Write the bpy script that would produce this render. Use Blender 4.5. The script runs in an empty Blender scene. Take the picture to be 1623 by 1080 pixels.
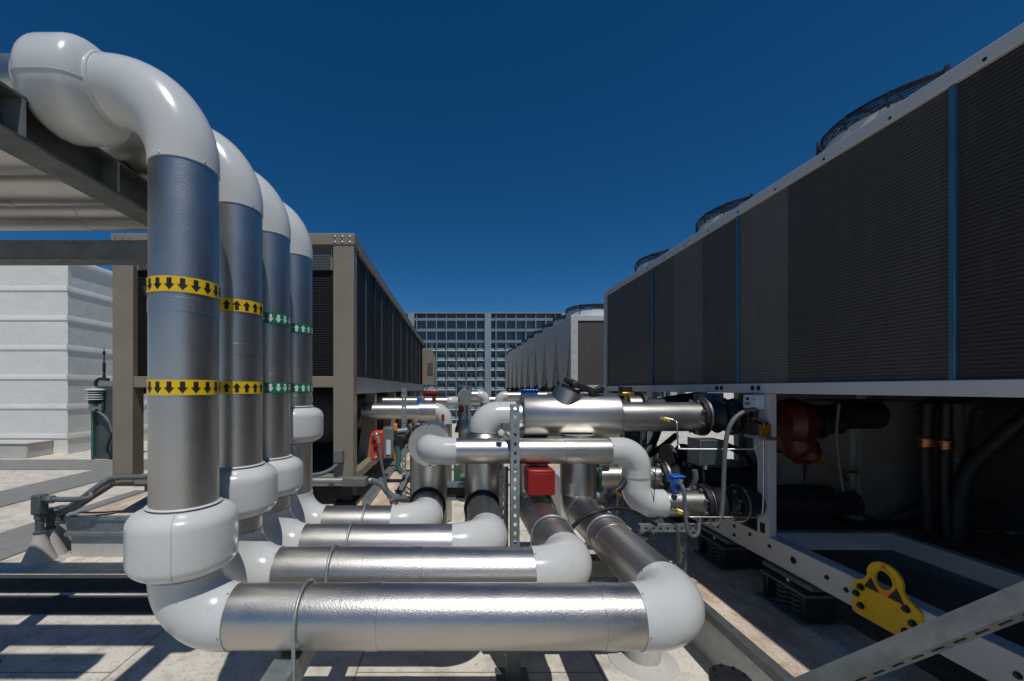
import bpy, math, random
from mathutils import Vector, Matrix
random.seed(7)
R = math.radians
PI = math.pi
C = bpy.context.scene.collection
E = 1.8                       # eye height above the roof
F = 650.0                     # focal length in photo pixels
def X(px, D): return (px - 720) / F * D
def Z(py, D): return E - (py - 616) / F * D
def A(px, py, D): return Vector((X(px, D), D, Z(py, D)))

# ------------------------------------------------------------------ materials
def nodes(name):
    m = bpy.data.materials.new(name); m.use_nodes = True
    nt = m.node_tree; b = nt.nodes['Principled BSDF']
    return m, nt, b
def N(nt, t, **kw):
    n = nt.nodes.new(t)
    for k, v in kw.items(): setattr(n, k, v)
    return n
def coords(nt, scale=(1, 1, 1)):
    tc = N(nt, 'ShaderNodeTexCoord'); mp = N(nt, 'ShaderNodeMapping')
    mp.inputs['Scale'].default_value = scale
    nt.links.new(tc.outputs['Object'], mp.inputs['Vector'])
    return mp.outputs['Vector']
def noise(nt, vec, scale, detail=4, rough=.6):
    n = N(nt, 'ShaderNodeTexNoise'); n.inputs['Scale'].default_value = scale
    n.inputs['Detail'].default_value = detail; n.inputs['Roughness'].default_value = rough
    nt.links.new(vec, n.inputs['Vector']); return n.outputs['Fac']
def ramp(nt, fac, stops):
    r = N(nt, 'ShaderNodeValToRGB'); e = r.color_ramp.elements
    while len(e) < len(stops): e.new(.5)
    for el, (p, c) in zip(e, stops):
        el.position = p; el.color = (c[0], c[1], c[2], 1)
    nt.links.new(fac, r.inputs['Fac']); return r.outputs['Color']
def mixc(nt, fac, a, b, mode='MIX'):
    m = N(nt, 'ShaderNodeMix', data_type='RGBA', blend_type=mode)
    for s, v in ((0, fac), (6, a), (7, b)):
        if hasattr(v, 'is_output'): nt.links.new(v, m.inputs[s])
        elif isinstance(v, (int, float)): m.inputs[s].default_value = v
        else: m.inputs[s].default_value = (v[0], v[1], v[2], 1)
    return m.outputs[2]
def bump(nt, b, h, strength, dist=.002):
    n = N(nt, 'ShaderNodeBump'); n.inputs['Strength'].default_value = strength
    n.inputs['Distance'].default_value = dist
    nt.links.new(h, n.inputs['Height']); nt.links.new(n.outputs['Normal'], b.inputs['Normal'])
def math_(nt, op, a, b=None):
    n = N(nt, 'ShaderNodeMath', operation=op)
    for s, v in ((0, a), (1, b)):
        if v is None: continue
        if hasattr(v, 'is_output'): nt.links.new(v, n.inputs[s])
        else: n.inputs[s].default_value = v
    return n.outputs[0]

def plain(name, col, rough=.5, metal=0., var=.18, nscale=6, bumps=None, spec=.5, grime=None):
    m, nt, b = nodes(name)
    v = coords(nt)
    f = noise(nt, v, nscale, 6, .65)
    lo = tuple(c * (1 - var) for c in col); hi = tuple(min(1, c * (1 + var)) for c in col)
    c = ramp(nt, f, [(.3, lo), (.7, hi)])
    if grime:
        g = ramp(nt, noise(nt, v, grime[1], 8, .7), [(grime[2], (0, 0, 0)), (grime[2] + .16, (1, 1, 1))])
        c = mixc(nt, g, c, grime[0])
    nt.links.new(c, b.inputs['Base Color'])
    rr = ramp(nt, noise(nt, v, nscale * 3, 3), [(.3, (rough * .8,) * 3), (.7, (min(1, rough * 1.2),) * 3)])
    nt.links.new(rr, b.inputs['Roughness'])
    b.inputs['Metallic'].default_value = metal
    b.inputs['Specular IOR Level'].default_value = spec
    if bumps: bump(nt, b, noise(nt, v, bumps[0], 3), bumps[1], bumps[2] if len(bumps) > 2 else .002)
    return m

def jacket_material(name, col, rough):
    m, nt, b = nodes(name)
    v = coords(nt)
    big = noise(nt, v, 3, 5)
    nt.links.new(ramp(nt, big, [(.3, tuple(c * .88 for c in col)), (.7, col)]), b.inputs['Base Color'])
    nt.links.new(ramp(nt, noise(nt, v, 9, 6), [(.3, (rough * .92,) * 3), (.75, (rough * 1.12,) * 3)]), b.inputs['Roughness'])
    b.inputs['Metallic'].default_value = 1
    vo = N(nt, 'ShaderNodeTexVoronoi'); vo.inputs['Scale'].default_value = 150
    nt.links.new(v, vo.inputs['Vector'])
    h = math_(nt, 'ADD', math_(nt, 'MULTIPLY', vo.outputs['Distance'], .8), math_(nt, 'MULTIPLY', noise(nt, v, 88, 3), 1.0))
    h = math_(nt, 'ADD', h, math_(nt, 'MULTIPLY', noise(nt, v, 4, 1), 2.0))
    bump(nt, b, h, .235, .0018)
    return m

def roof_material():
    m, nt, b = nodes('membrane')
    v = coords(nt)
    n1 = noise(nt, v, .7, 8, .65); n2 = noise(nt, v, 5, 8, .7); n3 = noise(nt, v, 38, 6, .7)
    c = ramp(nt, n1, [(.3, (.61, .555, .465)), (.7, (.80, .735, .625))])
    c = mixc(nt, ramp(nt, n2, [(.46, (0,) * 3), (.66, (.75,) * 3)]), c, (.40, .345, .27))
    c = mixc(nt, ramp(nt, n3, [(.56, (0,) * 3), (.68, (.85,) * 3)]), c, (.23, .175, .12))
    bk = N(nt, 'ShaderNodeTexBrick'); bk.inputs['Scale'].default_value = 1
    bk.inputs['Mortar Size'].default_value = .006; bk.inputs['Brick Width'].default_value = 2.6
    bk.inputs['Row Height'].default_value = 1.55; bk.inputs['Mortar Smooth'].default_value = .1
    mp = N(nt, 'ShaderNodeMapping'); mp.inputs['Rotation'].default_value = (0, 0, R(90))
    mp.inputs['Location'].default_value = (.3, .62, 0)
    nt.links.new(v, mp.inputs['Vector']); nt.links.new(mp.outputs[0], bk.inputs['Vector'])
    c = mixc(nt, math_(nt, 'MULTIPLY', bk.outputs['Fac'], .75), c, (.13, .11, .09))
    nt.links.new(c, b.inputs['Base Color']); b.inputs['Roughness'].default_value = .8
    bump(nt, b, math_(nt, 'ADD', n3, math_(nt, 'MULTIPLY', n2, 4)), .25, .006)
    return m

def deck_material(name, light, rust, amount):
    m, nt, b = nodes(name)
    v = coords(nt, (1, .45, 1))
    c = ramp(nt, noise(nt, v, 4, 7), [(.3, tuple(x * .8 for x in light)), (.7, light)])
    c = mixc(nt, ramp(nt, noise(nt, v, 3.2, 9, .72), [(amount, (0,) * 3), (amount + .18, (.85,) * 3)]), c, rust)
    c = mixc(nt, ramp(nt, noise(nt, v, 42, 8, .75), [(.54, (0,) * 3), (.68, (.8,) * 3)]), c, tuple(x * .42 for x in rust))
    nt.links.new(c, b.inputs['Base Color']); b.inputs['Roughness'].default_value = .85
    bump(nt, b, noise(nt, v, 60, 5), .3, .004)
    return m

def fins_material(name, col, pitch, rough=.6, depth=.004, metal=0., streak=.25):
    """fine horizontal fins with vertical dust streaks"""
    m, nt, b = nodes(name)
    v = coords(nt)
    w = N(nt, 'ShaderNodeTexWave', wave_type='BANDS', bands_direction='Z', wave_profile='SIN')
    w.inputs['Scale'].default_value = 2 * PI / 20 / pitch
    w.inputs['Distortion'].default_value = 0
    nt.links.new(v, w.inputs['Vector'])
    s = noise(nt, coords(nt, (5, 5, .5)), 3, 7, .7)
    p = noise(nt, v, 1.3, 4)
    c = ramp(nt, s, [(.25, tuple(x * (1 - streak) for x in col)), (.75, tuple(x * (1 + streak) for x in col))])
    c = mixc(nt, 1., c, ramp(nt, p, [(.3, (.8,) * 3), (.7, (1,) * 3)]), 'MULTIPLY')
    c = mixc(nt, 1., c, ramp(nt, w.outputs['Fac'], [(.1, (.68,) * 3), (.6, (1,) * 3)]), 'MULTIPLY')
    nt.links.new(c, b.inputs['Base Color'])
    b.inputs['Specular IOR Level'].default_value = .25
    b.inputs['Roughness'].default_value = rough; b.inputs['Metallic'].default_value = metal
    bump(nt, b, w.outputs['Fac'], .8, depth)
    return m

M = {}
M['jacket'] = jacket_material('stucco_aluminium', (.54, .52, .485), .38)
M['steel'] = plain('brushed_steel', (.55, .55, .54), .35, 1, .12, 20)
M['pvc'] = plain('white_pvc', (.605, .61, .59), .2, 0, .035, 4, (5, .10, .02), .5, ((.52, .51, .47), 6, .62))
M['pvc_dirty'] = plain('weathered_pvc', (.6, .6, .58), .5, 0, .1, 8, None, .4, ((.4, .37, .32), 12, .58))
M['galv'] = plain('galvanized', (.36, .40, .40), .48, .75, .22, 14, (60, .12))
M['galv_dull'] = plain('dull_galvanized', (.20, .21, .195), .5, .45, .25, 14, (60, .2))
M['shade_strip'] = plain('painted_shade_strip', (.06, .06, .058), .85, 0, .2, 6, (40, .3, .004), .3)  # near-black colour that deepens the pipe shadows on the roof
M['galv_dark'] = plain('aged_galvanized', (.15, .165, .16), .55, .6, .25, 10, (40, .15))
M['beige'] = plain('beige_paint', (.26, .22, .165), .5, 0, .08, 3, None, .35, ((.18, .15, .11), 9, .62))
M['white'] = plain('white_paint', (.55, .55, .53), .42, 0, .05, 3, None, .4, ((.40, .37, .33), 11, .64))
M['gray'] = plain('gray_paint', (.15, .155, .15), .45, 0, .1, 6)
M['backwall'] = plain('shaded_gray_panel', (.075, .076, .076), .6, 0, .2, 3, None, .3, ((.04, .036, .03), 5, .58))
M['gray_dark'] = plain('dark_gray_paint', (.085, .105, .105), .5, 0, .12, 6)
M['panel'] = plain('painted_wall_panel', (.72, .715, .665), .6, 0, .05, 1.2, (3.2, .35, .05), .3, ((.60, .58, .53), 3.5, .66))
M['black'] = plain('black_rubber', (.014, .014, .015), .55, 0, .3, 12, (50, .15))
M['black_steel'] = plain('black_steel', (.02, .021, .024), .42, .2, .3, 12)
M['dark'] = plain('dark_void', (.012, .012, .012), .9, 0, .3, 4)
M['red'] = plain('red_paint', (.30, .008, .005), .42, 0, .12, 12, (30, .1))
M['redor'] = plain('orange_red_plastic', (.75, .045, .01), .42, 0, .08, 12)
M['darkred'] = plain('dark_red_paint', (.10, .007, .006), .45, 0, .2, 12)
M['orange'] = plain('orange_plastic', (.85, .27, .015), .45, 0, .1, 12)
M['orange_dark'] = plain('dull_orange', (.26, .10, .012), .5, 0, .15, 12)
M['yellow'] = plain('yellow_paint', (.74, .45, .012), .45, 0, .09, 8, None, .4, ((.34, .18, .03), 18, .58))
M['tape_y'] = plain('yellow_tape', (.82, .52, .008), .4, 0, .04, 9)
M['tape_g'] = plain('green_tape', (.006, .19, .075), .4, 0, .06, 9)
M['ink'] = plain('black_ink', (.012, .011, .01), .5, 0, .2, 9)
M['inkw'] = plain('white_ink', (.72, .75, .74), .5, 0, .05, 9)
M['blue'] = plain('blue_paint', (.012, .12, .52), .4, 0, .1, 10)
M['bluegray'] = plain('blue_gray_post', (.05, .16, .25), .38, .35, .12, 5)
M['green'] = plain('green_paint', (.05, .15, .115), .45, 0, .15, 10)
M['cabinet'] = plain('green_gray_cabinet', (.055, .078, .075), .5, 0, .12, 5)
M['brass'] = plain('brass', (.58, .36, .09), .32, 1, .15, 20)
M['copper'] = plain('copper', (.58, .24, .11), .35, 1, .2, 20)
M['conduit'] = plain('gray_conduit', (.125, .137, .143), .5, 0, .12, 20, (110, .2))
M['membrane'] = roof_material()
M['pad'] = plain('walkway_pad', (.25, .245, .225), .85, 0, .12, 5, (50, .3, .004), .3, ((.22, .21, .19), 22, .58))
M['curb'] = plain('curb_membrane', (.52, .495, .45), .75, 0, .1, 2, (14, .3, .01), .3, ((.38, .30, .21), 5, .58))
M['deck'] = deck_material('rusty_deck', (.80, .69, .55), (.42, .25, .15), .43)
M['deck_dark'] = deck_material('rust_brown_shade_deck', (.20, .155, .12), (.12, .058, .03), .38)
M['louver'] = fins_material('black_louver', (.012, .0115, .011), .032, .6, .006, 0, .8)
M['mesh'] = fins_material('black_grille', (.005, .005, .005), .026, .7, .004)
M['screenpanel'] = fins_material('blue_gray_screen', (.23, .285, .305), .25, .5, .01, 0, .2)
M['screensteel'] = plain('blue_gray_steel', (.17, .255, .30), .5, .1, .15, 2)
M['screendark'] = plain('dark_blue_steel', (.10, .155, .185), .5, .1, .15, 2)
M['columnsteel'] = plain('column_steel', (.22, .30, .34), .5, 0, .15, 2)
M['screenlight'] = plain('pale_steel', (.60, .65, .66), .5, 0, .1, 3)
coil_cols = [(.135, .126, .113), (.135, .130, .122), (.19, .177, .16), (.115, .108, .098), (.175, .158, .14), (.09, .082, .073), (.060, .054, .048)]
for i, c in enumerate(coil_cols): M['coil%d' % i] = fins_material('condenser_coil_tone_' + 'abcdefg'[i], c, .019, .6, .003, 0, .16)
M['stainless'] = plain('dull_stainless', (.17, .16, .148), .5, .25, .15, 5, (8, .15, .01))
M['sticker'] = plain('warning_sticker', (.80, .20, .02), .45, 0, .08, 20)

# ------------------------------------------------------------------ mesh builder
def frame(d):
    d = d.normalized()
    u = Vector((0, 0, 1)) if abs(d.z) < .9 else Vector((1, 0, 0))
    u = (u - d * u.dot(d)).normalized()
    return u, d.cross(u)
class MB:
    def __init__(s): s.v = []; s.f = []; s.m = []
    def add(s, vs, fs, mi=0):
        o = len(s.v); s.v += [Vector(p) for p in vs]
        for f in fs: s.f.append([i + o for i in f]); s.m.append(mi)
        return s
    def box(s, x0, x1, y0, y1, z0, z1, mi=0):
        x0, x1 = sorted((x0, x1)); y0, y1 = sorted((y0, y1)); z0, z1 = sorted((z0, z1))
        return s.add([(x, y, z) for z in (z0, z1) for y in (y0, y1) for x in (x0, x1)],
                     [(0, 2, 3, 1), (4, 5, 7, 6), (0, 1, 5, 4), (2, 6, 7, 3), (0, 4, 6, 2), (1, 3, 7, 5)], mi)
    def obox(s, mat, sx, sy, sz, mi=0):
        vs = [mat @ Vector((x * sx / 2, y * sy / 2, z * sz / 2)) for z in (-1, 1) for y in (-1, 1) for x in (-1, 1)]
        return s.add(vs, [(0, 2, 3, 1), (4, 5, 7, 6), (0, 1, 5, 4), (2, 6, 7, 3), (0, 4, 6, 2), (1, 3, 7, 5)], mi)
    def tube(s, pts, r, n=24, caps=True, mi=0, closed=False):
        pts = [Vector(p) for p in pts]; k = len(pts)
        rr = r if isinstance(r, (list, tuple)) else [r] * k
        def tang(i):
            if closed: return (pts[(i + 1) % k] - pts[i - 1]).normalized()
            for a, b in ((max(i - 1, 0), min(i + 1, k - 1)), (max(i - 2, 0), min(i + 2, k - 1)), (0, k - 1)):
                d = pts[b] - pts[a]
                if d.length > 1e-7: return d.normalized()
        t0 = tang(0); u, w = frame(t0); o = len(s.v)
        for i in range(k):
            t = tang(i); ax = t0.cross(t)
            if ax.length > 1e-6:
                q = Matrix.Rotation(t0.angle(t), 3, ax.normalized()); u = q @ u
            u = (u - t * u.dot(t)).normalized(); w = t.cross(u); t0 = t
            for j in range(n):
                a = 2 * PI * j / n
                s.v.append(pts[i] + (u * math.cos(a) + w * math.sin(a)) * rr[i])
        for i in range(k if closed else k - 1):
            for j in range(n):
                a = o + i * n + j; b = o + i * n + (j + 1) % n
                i2 = (i + 1) % k
                s.f.append([a, b, o + i2 * n + (j + 1) % n, o + i2 * n + j]); s.m.append(mi)
        if caps and not closed:
            s.f.append([o + j for j in range(n)][::-1]); s.m.append(mi)
            s.f.append([o + (k - 1) * n + j for j in range(n)]); s.m.append(mi)
        return s
    def cyl(s, p0, p1, r, n=24, mi=0):
        return s.tube([p0, p1], r, n, True, mi)
    def lathe(s, p, axis, prof, n=32, mi=0):
        p = Vector(p); a = Vector(axis).normalized()
        return s.tube([p + a * t for t, _ in prof], [q for _, q in prof], n, True, mi)
    def ring(s, c, axis, rad, r, n=32, m=8, mi=0):
        u, w = frame(Vector(axis)); c = Vector(c)
        return s.tube([c + (u * math.cos(2 * PI * i / n) + w * math.sin(2 * PI * i / n)) * rad for i in range(n)], r, m, False, mi, True)
    def bolt(s, p, axis, r=.012, h=.01, mi=0):
        p = Vector(p); a = Vector(axis).normalized()
        s.cyl(p, p + a * h * .35, r * 1.45, 12, mi); return s.cyl(p + a * h * .35, p + a * h * 1.3, r, 6, mi)
    def prism(s, poly, o, u, v, w, t, mi=0):
        """polygon in the (u, v) plane at o, extruded by t along w"""
        o, u, v, w = map(Vector, (o, u, v, w)); k = len(poly)
        vs = [o + u * a + v * b for a, b in poly] + [o + u * a + v * b + w * t for a, b in poly]
        fs = [list(range(k))[::-1], list(range(k, 2 * k))] + [[i, (i + 1) % k, k + (i + 1) % k, k + i] for i in range(k)]
        return s.add(vs, fs, mi)
    def build(s, name, mats, parent=None, bevel=0, smooth=True):
        mats = mats if isinstance(mats, (list, tuple)) else [mats]
        me = bpy.data.meshes.new(name)
        org = origin_of(parent) if parent else Vector((0, 0, 0))
        if not parent:
            xs = [p.x for p in s.v]; ys = [p.y for p in s.v]; zs = [p.z for p in s.v]
            org = Vector(((min(xs) + max(xs)) / 2, (min(ys) + max(ys)) / 2, min(zs)))
        me.from_pydata([tuple(p - org) for p in s.v], [], s.f)
        for m in mats: me.materials.append(M[m])
        me.polygons.foreach_set('material_index', s.m)
        me.update()
        import bmesh
        bm = bmesh.new(); bm.from_mesh(me); bmesh.ops.recalc_face_normals(bm, faces=bm.faces); bm.to_mesh(me); bm.free()
        if smooth:
            me.shade_smooth(); me.set_sharp_from_angle(angle=R(38))
        o = bpy.data.objects.new(name, me); C.objects.link(o)
        if parent: o.parent = parent
        else: o.location = org
        if bevel:
            b = o.modifiers.new('Bevel', 'BEVEL'); b.width = bevel; b.segments = 2; b.limit_method = 'ANGLE'; b.angle_limit = R(40)
        return o
def origin_of(o):
    while o.parent: o = o.parent
    return o.location.copy()
def tag(o, label, cat, group=None, kind=None):
    if kind: o['kind'] = kind
    else:
        o['label'] = label; o['category'] = cat
    if kind and label: o['label'] = label
    if group: o['group'] = group
    return o
def thing(name, loc, label, cat, group=None):
    o = bpy.data.objects.new(name, None); C.objects.link(o); o.location = loc; o.empty_display_size = .1
    return tag(o, label, cat, group)
def copy_tree(o, parent=None):
    c = o.copy(); C.objects.link(c)
    if parent: c.parent = parent
    for ch in list(o.children): copy_tree(ch, c)
    return c

# ------------------------------------------------------------------ pipe helper
def fillet(pts, rad):
    pts = [Vector(p) for p in pts]; segs = []; cur = pts[0]
    for i in range(1, len(pts) - 1):
        p = pts[i]; r = rad[i - 1]
        d0 = (p - pts[i - 1]).normalized(); d1 = (pts[i + 1] - p).normalized()
        ang = d0.angle(d1); t = r * math.tan(ang / 2)
        a = p - d0 * t; b = p + d1 * t
        c = a + (d1 - d0 * d1.dot(d0)).normalized() * r
        ax = d0.cross(d1).normalized()
        arc = [c + Matrix.Rotation(ang * k / 16, 3, ax) @ (a - c) for k in range(17)]
        segs.append(('s', cur, a)); segs.append(('b', arc, d0, d1)); cur = b
    segs.append(('s', cur, pts[-1])); return segs
def laps(mb, p, q, r, n=48, every=.92, off=.4):
    L = (q - p).length; d = (q - p).normalized(); T = [0]; Rr = [r]; t = off
    while t < L - .1:
        T += [t - .001, t, t + .05, t + .051]; Rr += [r, r + .0022, r + .0022, r]; t += every
    T.append(L); Rr.append(r)
    mb.tube([p + d * t for t in T], Rr, n, True)
def run(parent, pts, r, rad, ext=.02, skip=(), lip=.004, jm='jacket', em='pvc', every=.92, off=.4, metal=(), tacks=False):
    for i, sg in enumerate(fillet(pts, rad)):
        if i in skip: continue
        if sg[0] == 's':
            if (sg[2] - sg[1]).length < .02: continue
            mb = MB(); laps(mb, sg[1], sg[2], r, 56, every, off); mb.build('jacket', jm, parent)
        else:
            arc, d0, d1 = sg[1:]
            em_ = 'jacket' if i in metal else em
            k = len(arc); P = [arc[0] - d0 * ext] + arc + [arc[-1] + d1 * ext]
            bulge = [r + lip] + [r + lip + .006 * math.sin(PI * j / (k - 1)) for j in range(k)] + [r + lip]
            MB().tube(P, bulge, 56).build('elbow', em_, parent)
            if tacks and em_ == 'pvc':
                for q_, d_ in ((P[0] + d0 * .008, d0), (P[-1] - d1 * .008, d1)):
                    u_, w_ = frame(d_)
                    for k_ in range(5):
                        a_ = 2 * PI * (k_ + .35) / 5; nn_ = u_ * math.cos(a_) + w_ * math.sin(a_)
                        MB().lathe(q_ + nn_ * (r + lip - .001), nn_, [(0, .0045), (.003, .004), (.0045, .002)], 8).build('tack', 'steel', parent)
def flare(parent, p, axis, L, R_, r, c=.075):
    a = Vector(axis).normalized()
    prof = [(0, r + .003), (.004, r + .012)]
    for k in range(9):
        t = PI / 2 * k / 8; prof.append((.012 + c * .8 * (1 - math.cos(t)), R_ - c + c * math.sin(t)))
    for k in range(9):
        t = PI / 2 * k / 8; prof.append((L - .012 - c * .8 * (1 - math.sin(t)), R_ - c + c * math.cos(t)))
    prof += [(L - .004, r + .012), (L, r + .003)]
    o = MB().lathe(p, a, prof, 64).build('flared_cover', 'pvc', parent)
    # lap seam of the cover, with its rivets
    u = Vector((.35, -.94, 0)).normalized() if abs(a.z) > .5 else Vector((0, -.94, -.2)).normalized()
    mb = MB(); q = Vector(p)
    pp = [q + a * t + u * (rad + .001) for t, rad in prof[2:-2]]
    mb.tube(pp, .0022, 6)
    mb.build('cover_seam', 'pvc_dirty', o)
    mb = MB()
    for t in (.05, .5, .95):
        mb.lathe(q + a * (prof[3][0] + t * (L - 2 * prof[3][0])) + u * 0, u, [(R_ - .004, .004), (R_ + .004, .004), (R_ + .0055, .002)], 8)
    return o
def arrow_tape(parent, c, r, h, up, tape, ink, count=19):
    mb = MB(); c = Vector(c)
    mb.tube([c - Vector((0, 0, h / 2)), c + Vector((0, 0, h / 2))], r, 64, False, 0)
    hh = h * .38; s = 1 if up else -1; wr = h * .30; wt = h * .145
    for i in range(count):
        a0 = 2 * PI * i / count
        def P(dx, dz):
            a = a0 + dx / r
            return c + Vector((math.cos(a) * (r + .0012), math.sin(a) * (r + .0012), dz * s))
        mb.add([P(-wr, 0), P(wr, 0), P(0, hh)], [(0, 1, 2)], 1)
        mb.add([P(-wt, -hh), P(wt, -hh), P(wt, 0), P(-wt, 0)], [(0, 1, 2, 3)], 1)
    return mb.build('arrow_tape', [tape, ink], parent)
def strut(name, p0, p1, w, d, normal, mat='galv', parent=None, pitch=.05, slot=.028, t=.004):
    """perforated channel: slotted web facing `normal`, flanges behind it"""
    p0 = Vector(p0); p1 = Vector(p1); a = (p1 - p0).normalized(); L = (p1 - p0).length
    n = Vector(normal); n = (n - a * n.dot(a)).normalized(); b = a.cross(n)
    mb = MB()
    def plank(s0, s1, b0, b1, n0, n1):
        c = p0 + a * (s0 + s1) / 2 + b * (b0 + b1) / 2 + n * (n0 + n1) / 2
        m = Matrix((a, b, n)).transposed().to_4x4(); m.translation = c
        mb.obox(m, s1 - s0, b1 - b0, n1 - n0)
    hw = w * .15
    plank(0, L, -w / 2, -hw, -t, 0); plank(0, L, hw, w / 2, -t, 0)
    s = 0
    while s < L:
        e = min(s + pitch - slot, L); plank(s, e, -hw, hw, -t, 0); s += pitch
    plank(0, L, -w / 2, -w / 2 + t, -d, -t); plank(0, L, w / 2 - t, w / 2, -d, -t)
    return mb.build(name, mat, parent)
def flange_set(parent, c, axis, r_in, r_out, mats=('black', 'steel'), bolts=8):
    """bolted flange pair: dark ring, steel backing ring, bolts"""
    c = Vector(c); a = Vector(axis).normalized(); u, w = frame(a)
    MB().lathe(c, a, [(0, r_in), (.0, r_out), (.028, r_out), (.028, r_in)], 40).build('flange', mats[0], parent)
    MB().lathe(c + a * .031, a, [(0, r_in), (0, r_out + .008), (.016, r_out + .008), (.016, r_in)], 40).build('flange_ring', mats[1], parent)
    for k in range(bolts):
        t = 2 * PI * (k + .5) / bolts; p = c + (u * math.cos(t) + w * math.sin(t)) * (r_in + r_out) * .5 - a * .026
        MB().cyl(p, p + a * .09, .007, 8).cyl(p, p + a * .014, .0135, 6).build('bolt', 'steel', parent)

# ================================================================== SETTING
def structure(name, mb, m): 
    o = mb.build(name, m); o['kind'] = 'structure'; return o
mb = MB(); mb.add([(-300, -60, 0), (300, -60, 0), (300, 400, 0), (-300, 400, 0)], [(0, 1, 2, 3)])
structure('roof_floor', mb, 'membrane')
for x0, x1, y0, y1, z in ((-7.9, -6.86, -3, 9.04, .004), (-5.61, -4.73, -3, 7.2, .004), (-14, -6.6, 9.05, 10.3, .004)):
    structure('walkway_and_shade_strip', MB().box(x0, x1, y0, y1, z - .002, z + .012), 'pad')

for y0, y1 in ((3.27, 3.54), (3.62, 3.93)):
    structure('walkway_and_shade_strip', MB().box(-9, -2.25, y0, y1, .002, .016), 'shade_strip')  # added dark strips, painted shade along the overhead pipes' shadow bands
# ================================================================== WHITE PLANT ROOM
t = thing('plant_room', (-16, 16, 0), 'tall white painted block with horizontal lapped ribs on the left', 'building')
mb = MB(); mb.box(-24, -10.6, 11.25, 19, 0, 5.28); mb.build('wall', 'panel', t)
for k in range(7):
    z = .42 + k * .81
    MB().prism([(0, 0), (.024, .02), (.018, .10), (0, .15)], (-24, 11.249, z), (0, -1, 0), (0, 0, 1), (1, 0, 0), 13.402).build('lap_rib', 'panel', t)
    MB().prism([(0, 0), (.024, .02), (.018, .10), (0, .15)], (-10.599, 11.2, z), (1, 0, 0), (0, 0, 1), (0, 1, 0), 7.8).build('lap_rib', 'panel', t)
MB().box(-24.05, -10.55, 11.2, 19, 5.28, 5.33).build('roof_cap', 'panel', t)
tag(MB().box(-18, -11.0, 10.55, 11.24, 0, .36).box(-18.03, -10.97, 10.52, 11.24, .36, .40).build('low_curb', 'curb', bevel=.02),
    'low white roof curb along the foot of the white block', 'curb')

# ================================================================== SCREEN WALL
SY = 21.0
t = thing('screen_wall', (0, SY, 0), 'blue gray steel screen wall of small lit bays across the far end', 'wall')
TOPZ = Z(495, SY)
MB().box(-11.5, 12, SY + .25, SY + .3, .0, TOPZ - .1).build('backing_panel', 'screenpanel', t)
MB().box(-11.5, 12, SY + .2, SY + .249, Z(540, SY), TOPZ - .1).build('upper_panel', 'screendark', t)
MB().box(-11.5, 12, SY - .12, SY + .32, TOPZ - .09, TOPZ).build('top_cap', 'screensteel', t)
pit = 15.7 / F * SY
cols = [X(652, SY), X(773, SY)]
gap = cols[1] - cols[0]
for k in range(-3, 4):
    x = cols[0] + k * gap
    if -11.4 < x < 11.8: MB().box(x - .16, x + .16, SY - .16, SY + .24, 0, TOPZ - .095).build('column', 'columnsteel', t)
k = -30
while k < 30:
    x = cols[1] + .42 + k * pit
    if -11.3 < x < 11.8 and min(abs(x - cols[0] - j * gap) for j in range(-3, 4)) > .2:
        MB().box(x - .025, x + .025, SY - .06, SY + .2, 0, TOPZ - .095).build('mullion', 'screensteel', t)
    k += 1
rows = [505, 522, 540] + [540 + 15.6 * j for j in range(1, 13)]
for j, py in enumerate(rows):
    z = Z(py, SY)
    if z < .1: break
    mb = MB(); mb.box(-11.4, 11.9, SY - .02, SY + .24, z - .025, z + .02)
    mb.box(-11.4, 11.9, SY - .02, SY + .0, z - .03 if j > 2 else z - .12, z - .025)
    mb.build('girt', 'screensteel' if j < 3 else 'screenlight', t)
mb = MB()
for j in range(2, len(rows) - 1):
    z1 = Z(rows[j], SY)
    for i in range(-24, 24):
        x = cols[1] + .42 + (i + .5) * pit
        if not -11 < x < 11.5 or z1 < .6: continue
        kind = i % 5
        mb.box(x - .2, x + .2, SY + .10, SY + .2, z1 - .47, z1 - .36)
        if kind in (0, 1): mb.box(x - .18, x - (.12 if kind == 0 else .06), SY + .12, SY + .2, z1 - .36, z1 - .14)
        if kind == 1: mb.box(x + .10, x + .15, SY + .12, SY + .2, z1 - .36, z1 - .14)
        if kind == 2: mb.box(x - .02, x + .04, SY + .12, SY + .2, z1 - .36, z1 - .14)
        if kind == 3: mb.box(x - .12, x + .10, SY + .12, SY + .2, z1 - .36, z1 - .12)
mb.build('clip_angles', 'columnsteel', t)

# ================================================================== EQUIPMENT PLATFORMS
def platform(x0, x1, y0, y1, top, label, side, deck):
    t = thing('equipment_platform', ((x0 + x1) / 2, y0, 0), label, 'platform')
    MB().box(x0 + .03, x1 - .03, y0 + .03, y1, 0, top - .2).build('curb_wall', 'curb', t)
    MB().box(x0 + .015, x1 - .015, y0 + .015, y1, top - .2, top - .002).build('deck', deck, t)
    mb = MB()
    for z0, z1, o in ((top - .20, top - .165, -.012), (top - .165, top - .03, .006), (top - .03, top + .004, -.012)):
        mb.box(x0 + o, x1 - o, y0 + o, y0 + .05, z0, z1)
        mb.box(x0 + o, x0 + .05, y0 + .05, y1, z0, z1); mb.box(x1 - .05, x1 - o, y0 + .05, y1, z0, z1)
    mb.build('metal_edging', 'galv', t)
    return t
LP = E - 1.365; RP = E - 1.453
platform(-4.12, -.47, 4.35, 15.6, LP, 'long low platform with galvanized edge under the beige chiller', 1, 'deck')
RT = thing('equipment_platform', (3, 5, 0), 'long rust stained platform with stepped metal curb under the near white chiller', 'platform')
MB().box(1.68, 4.6, -4, 18.6, 0, RP - .075).build('curb_wall', 'curb', RT)
MB().box(1.71, 2.42, -4, 18.6, RP - .075, RP).build('deck', 'deck', RT)
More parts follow.
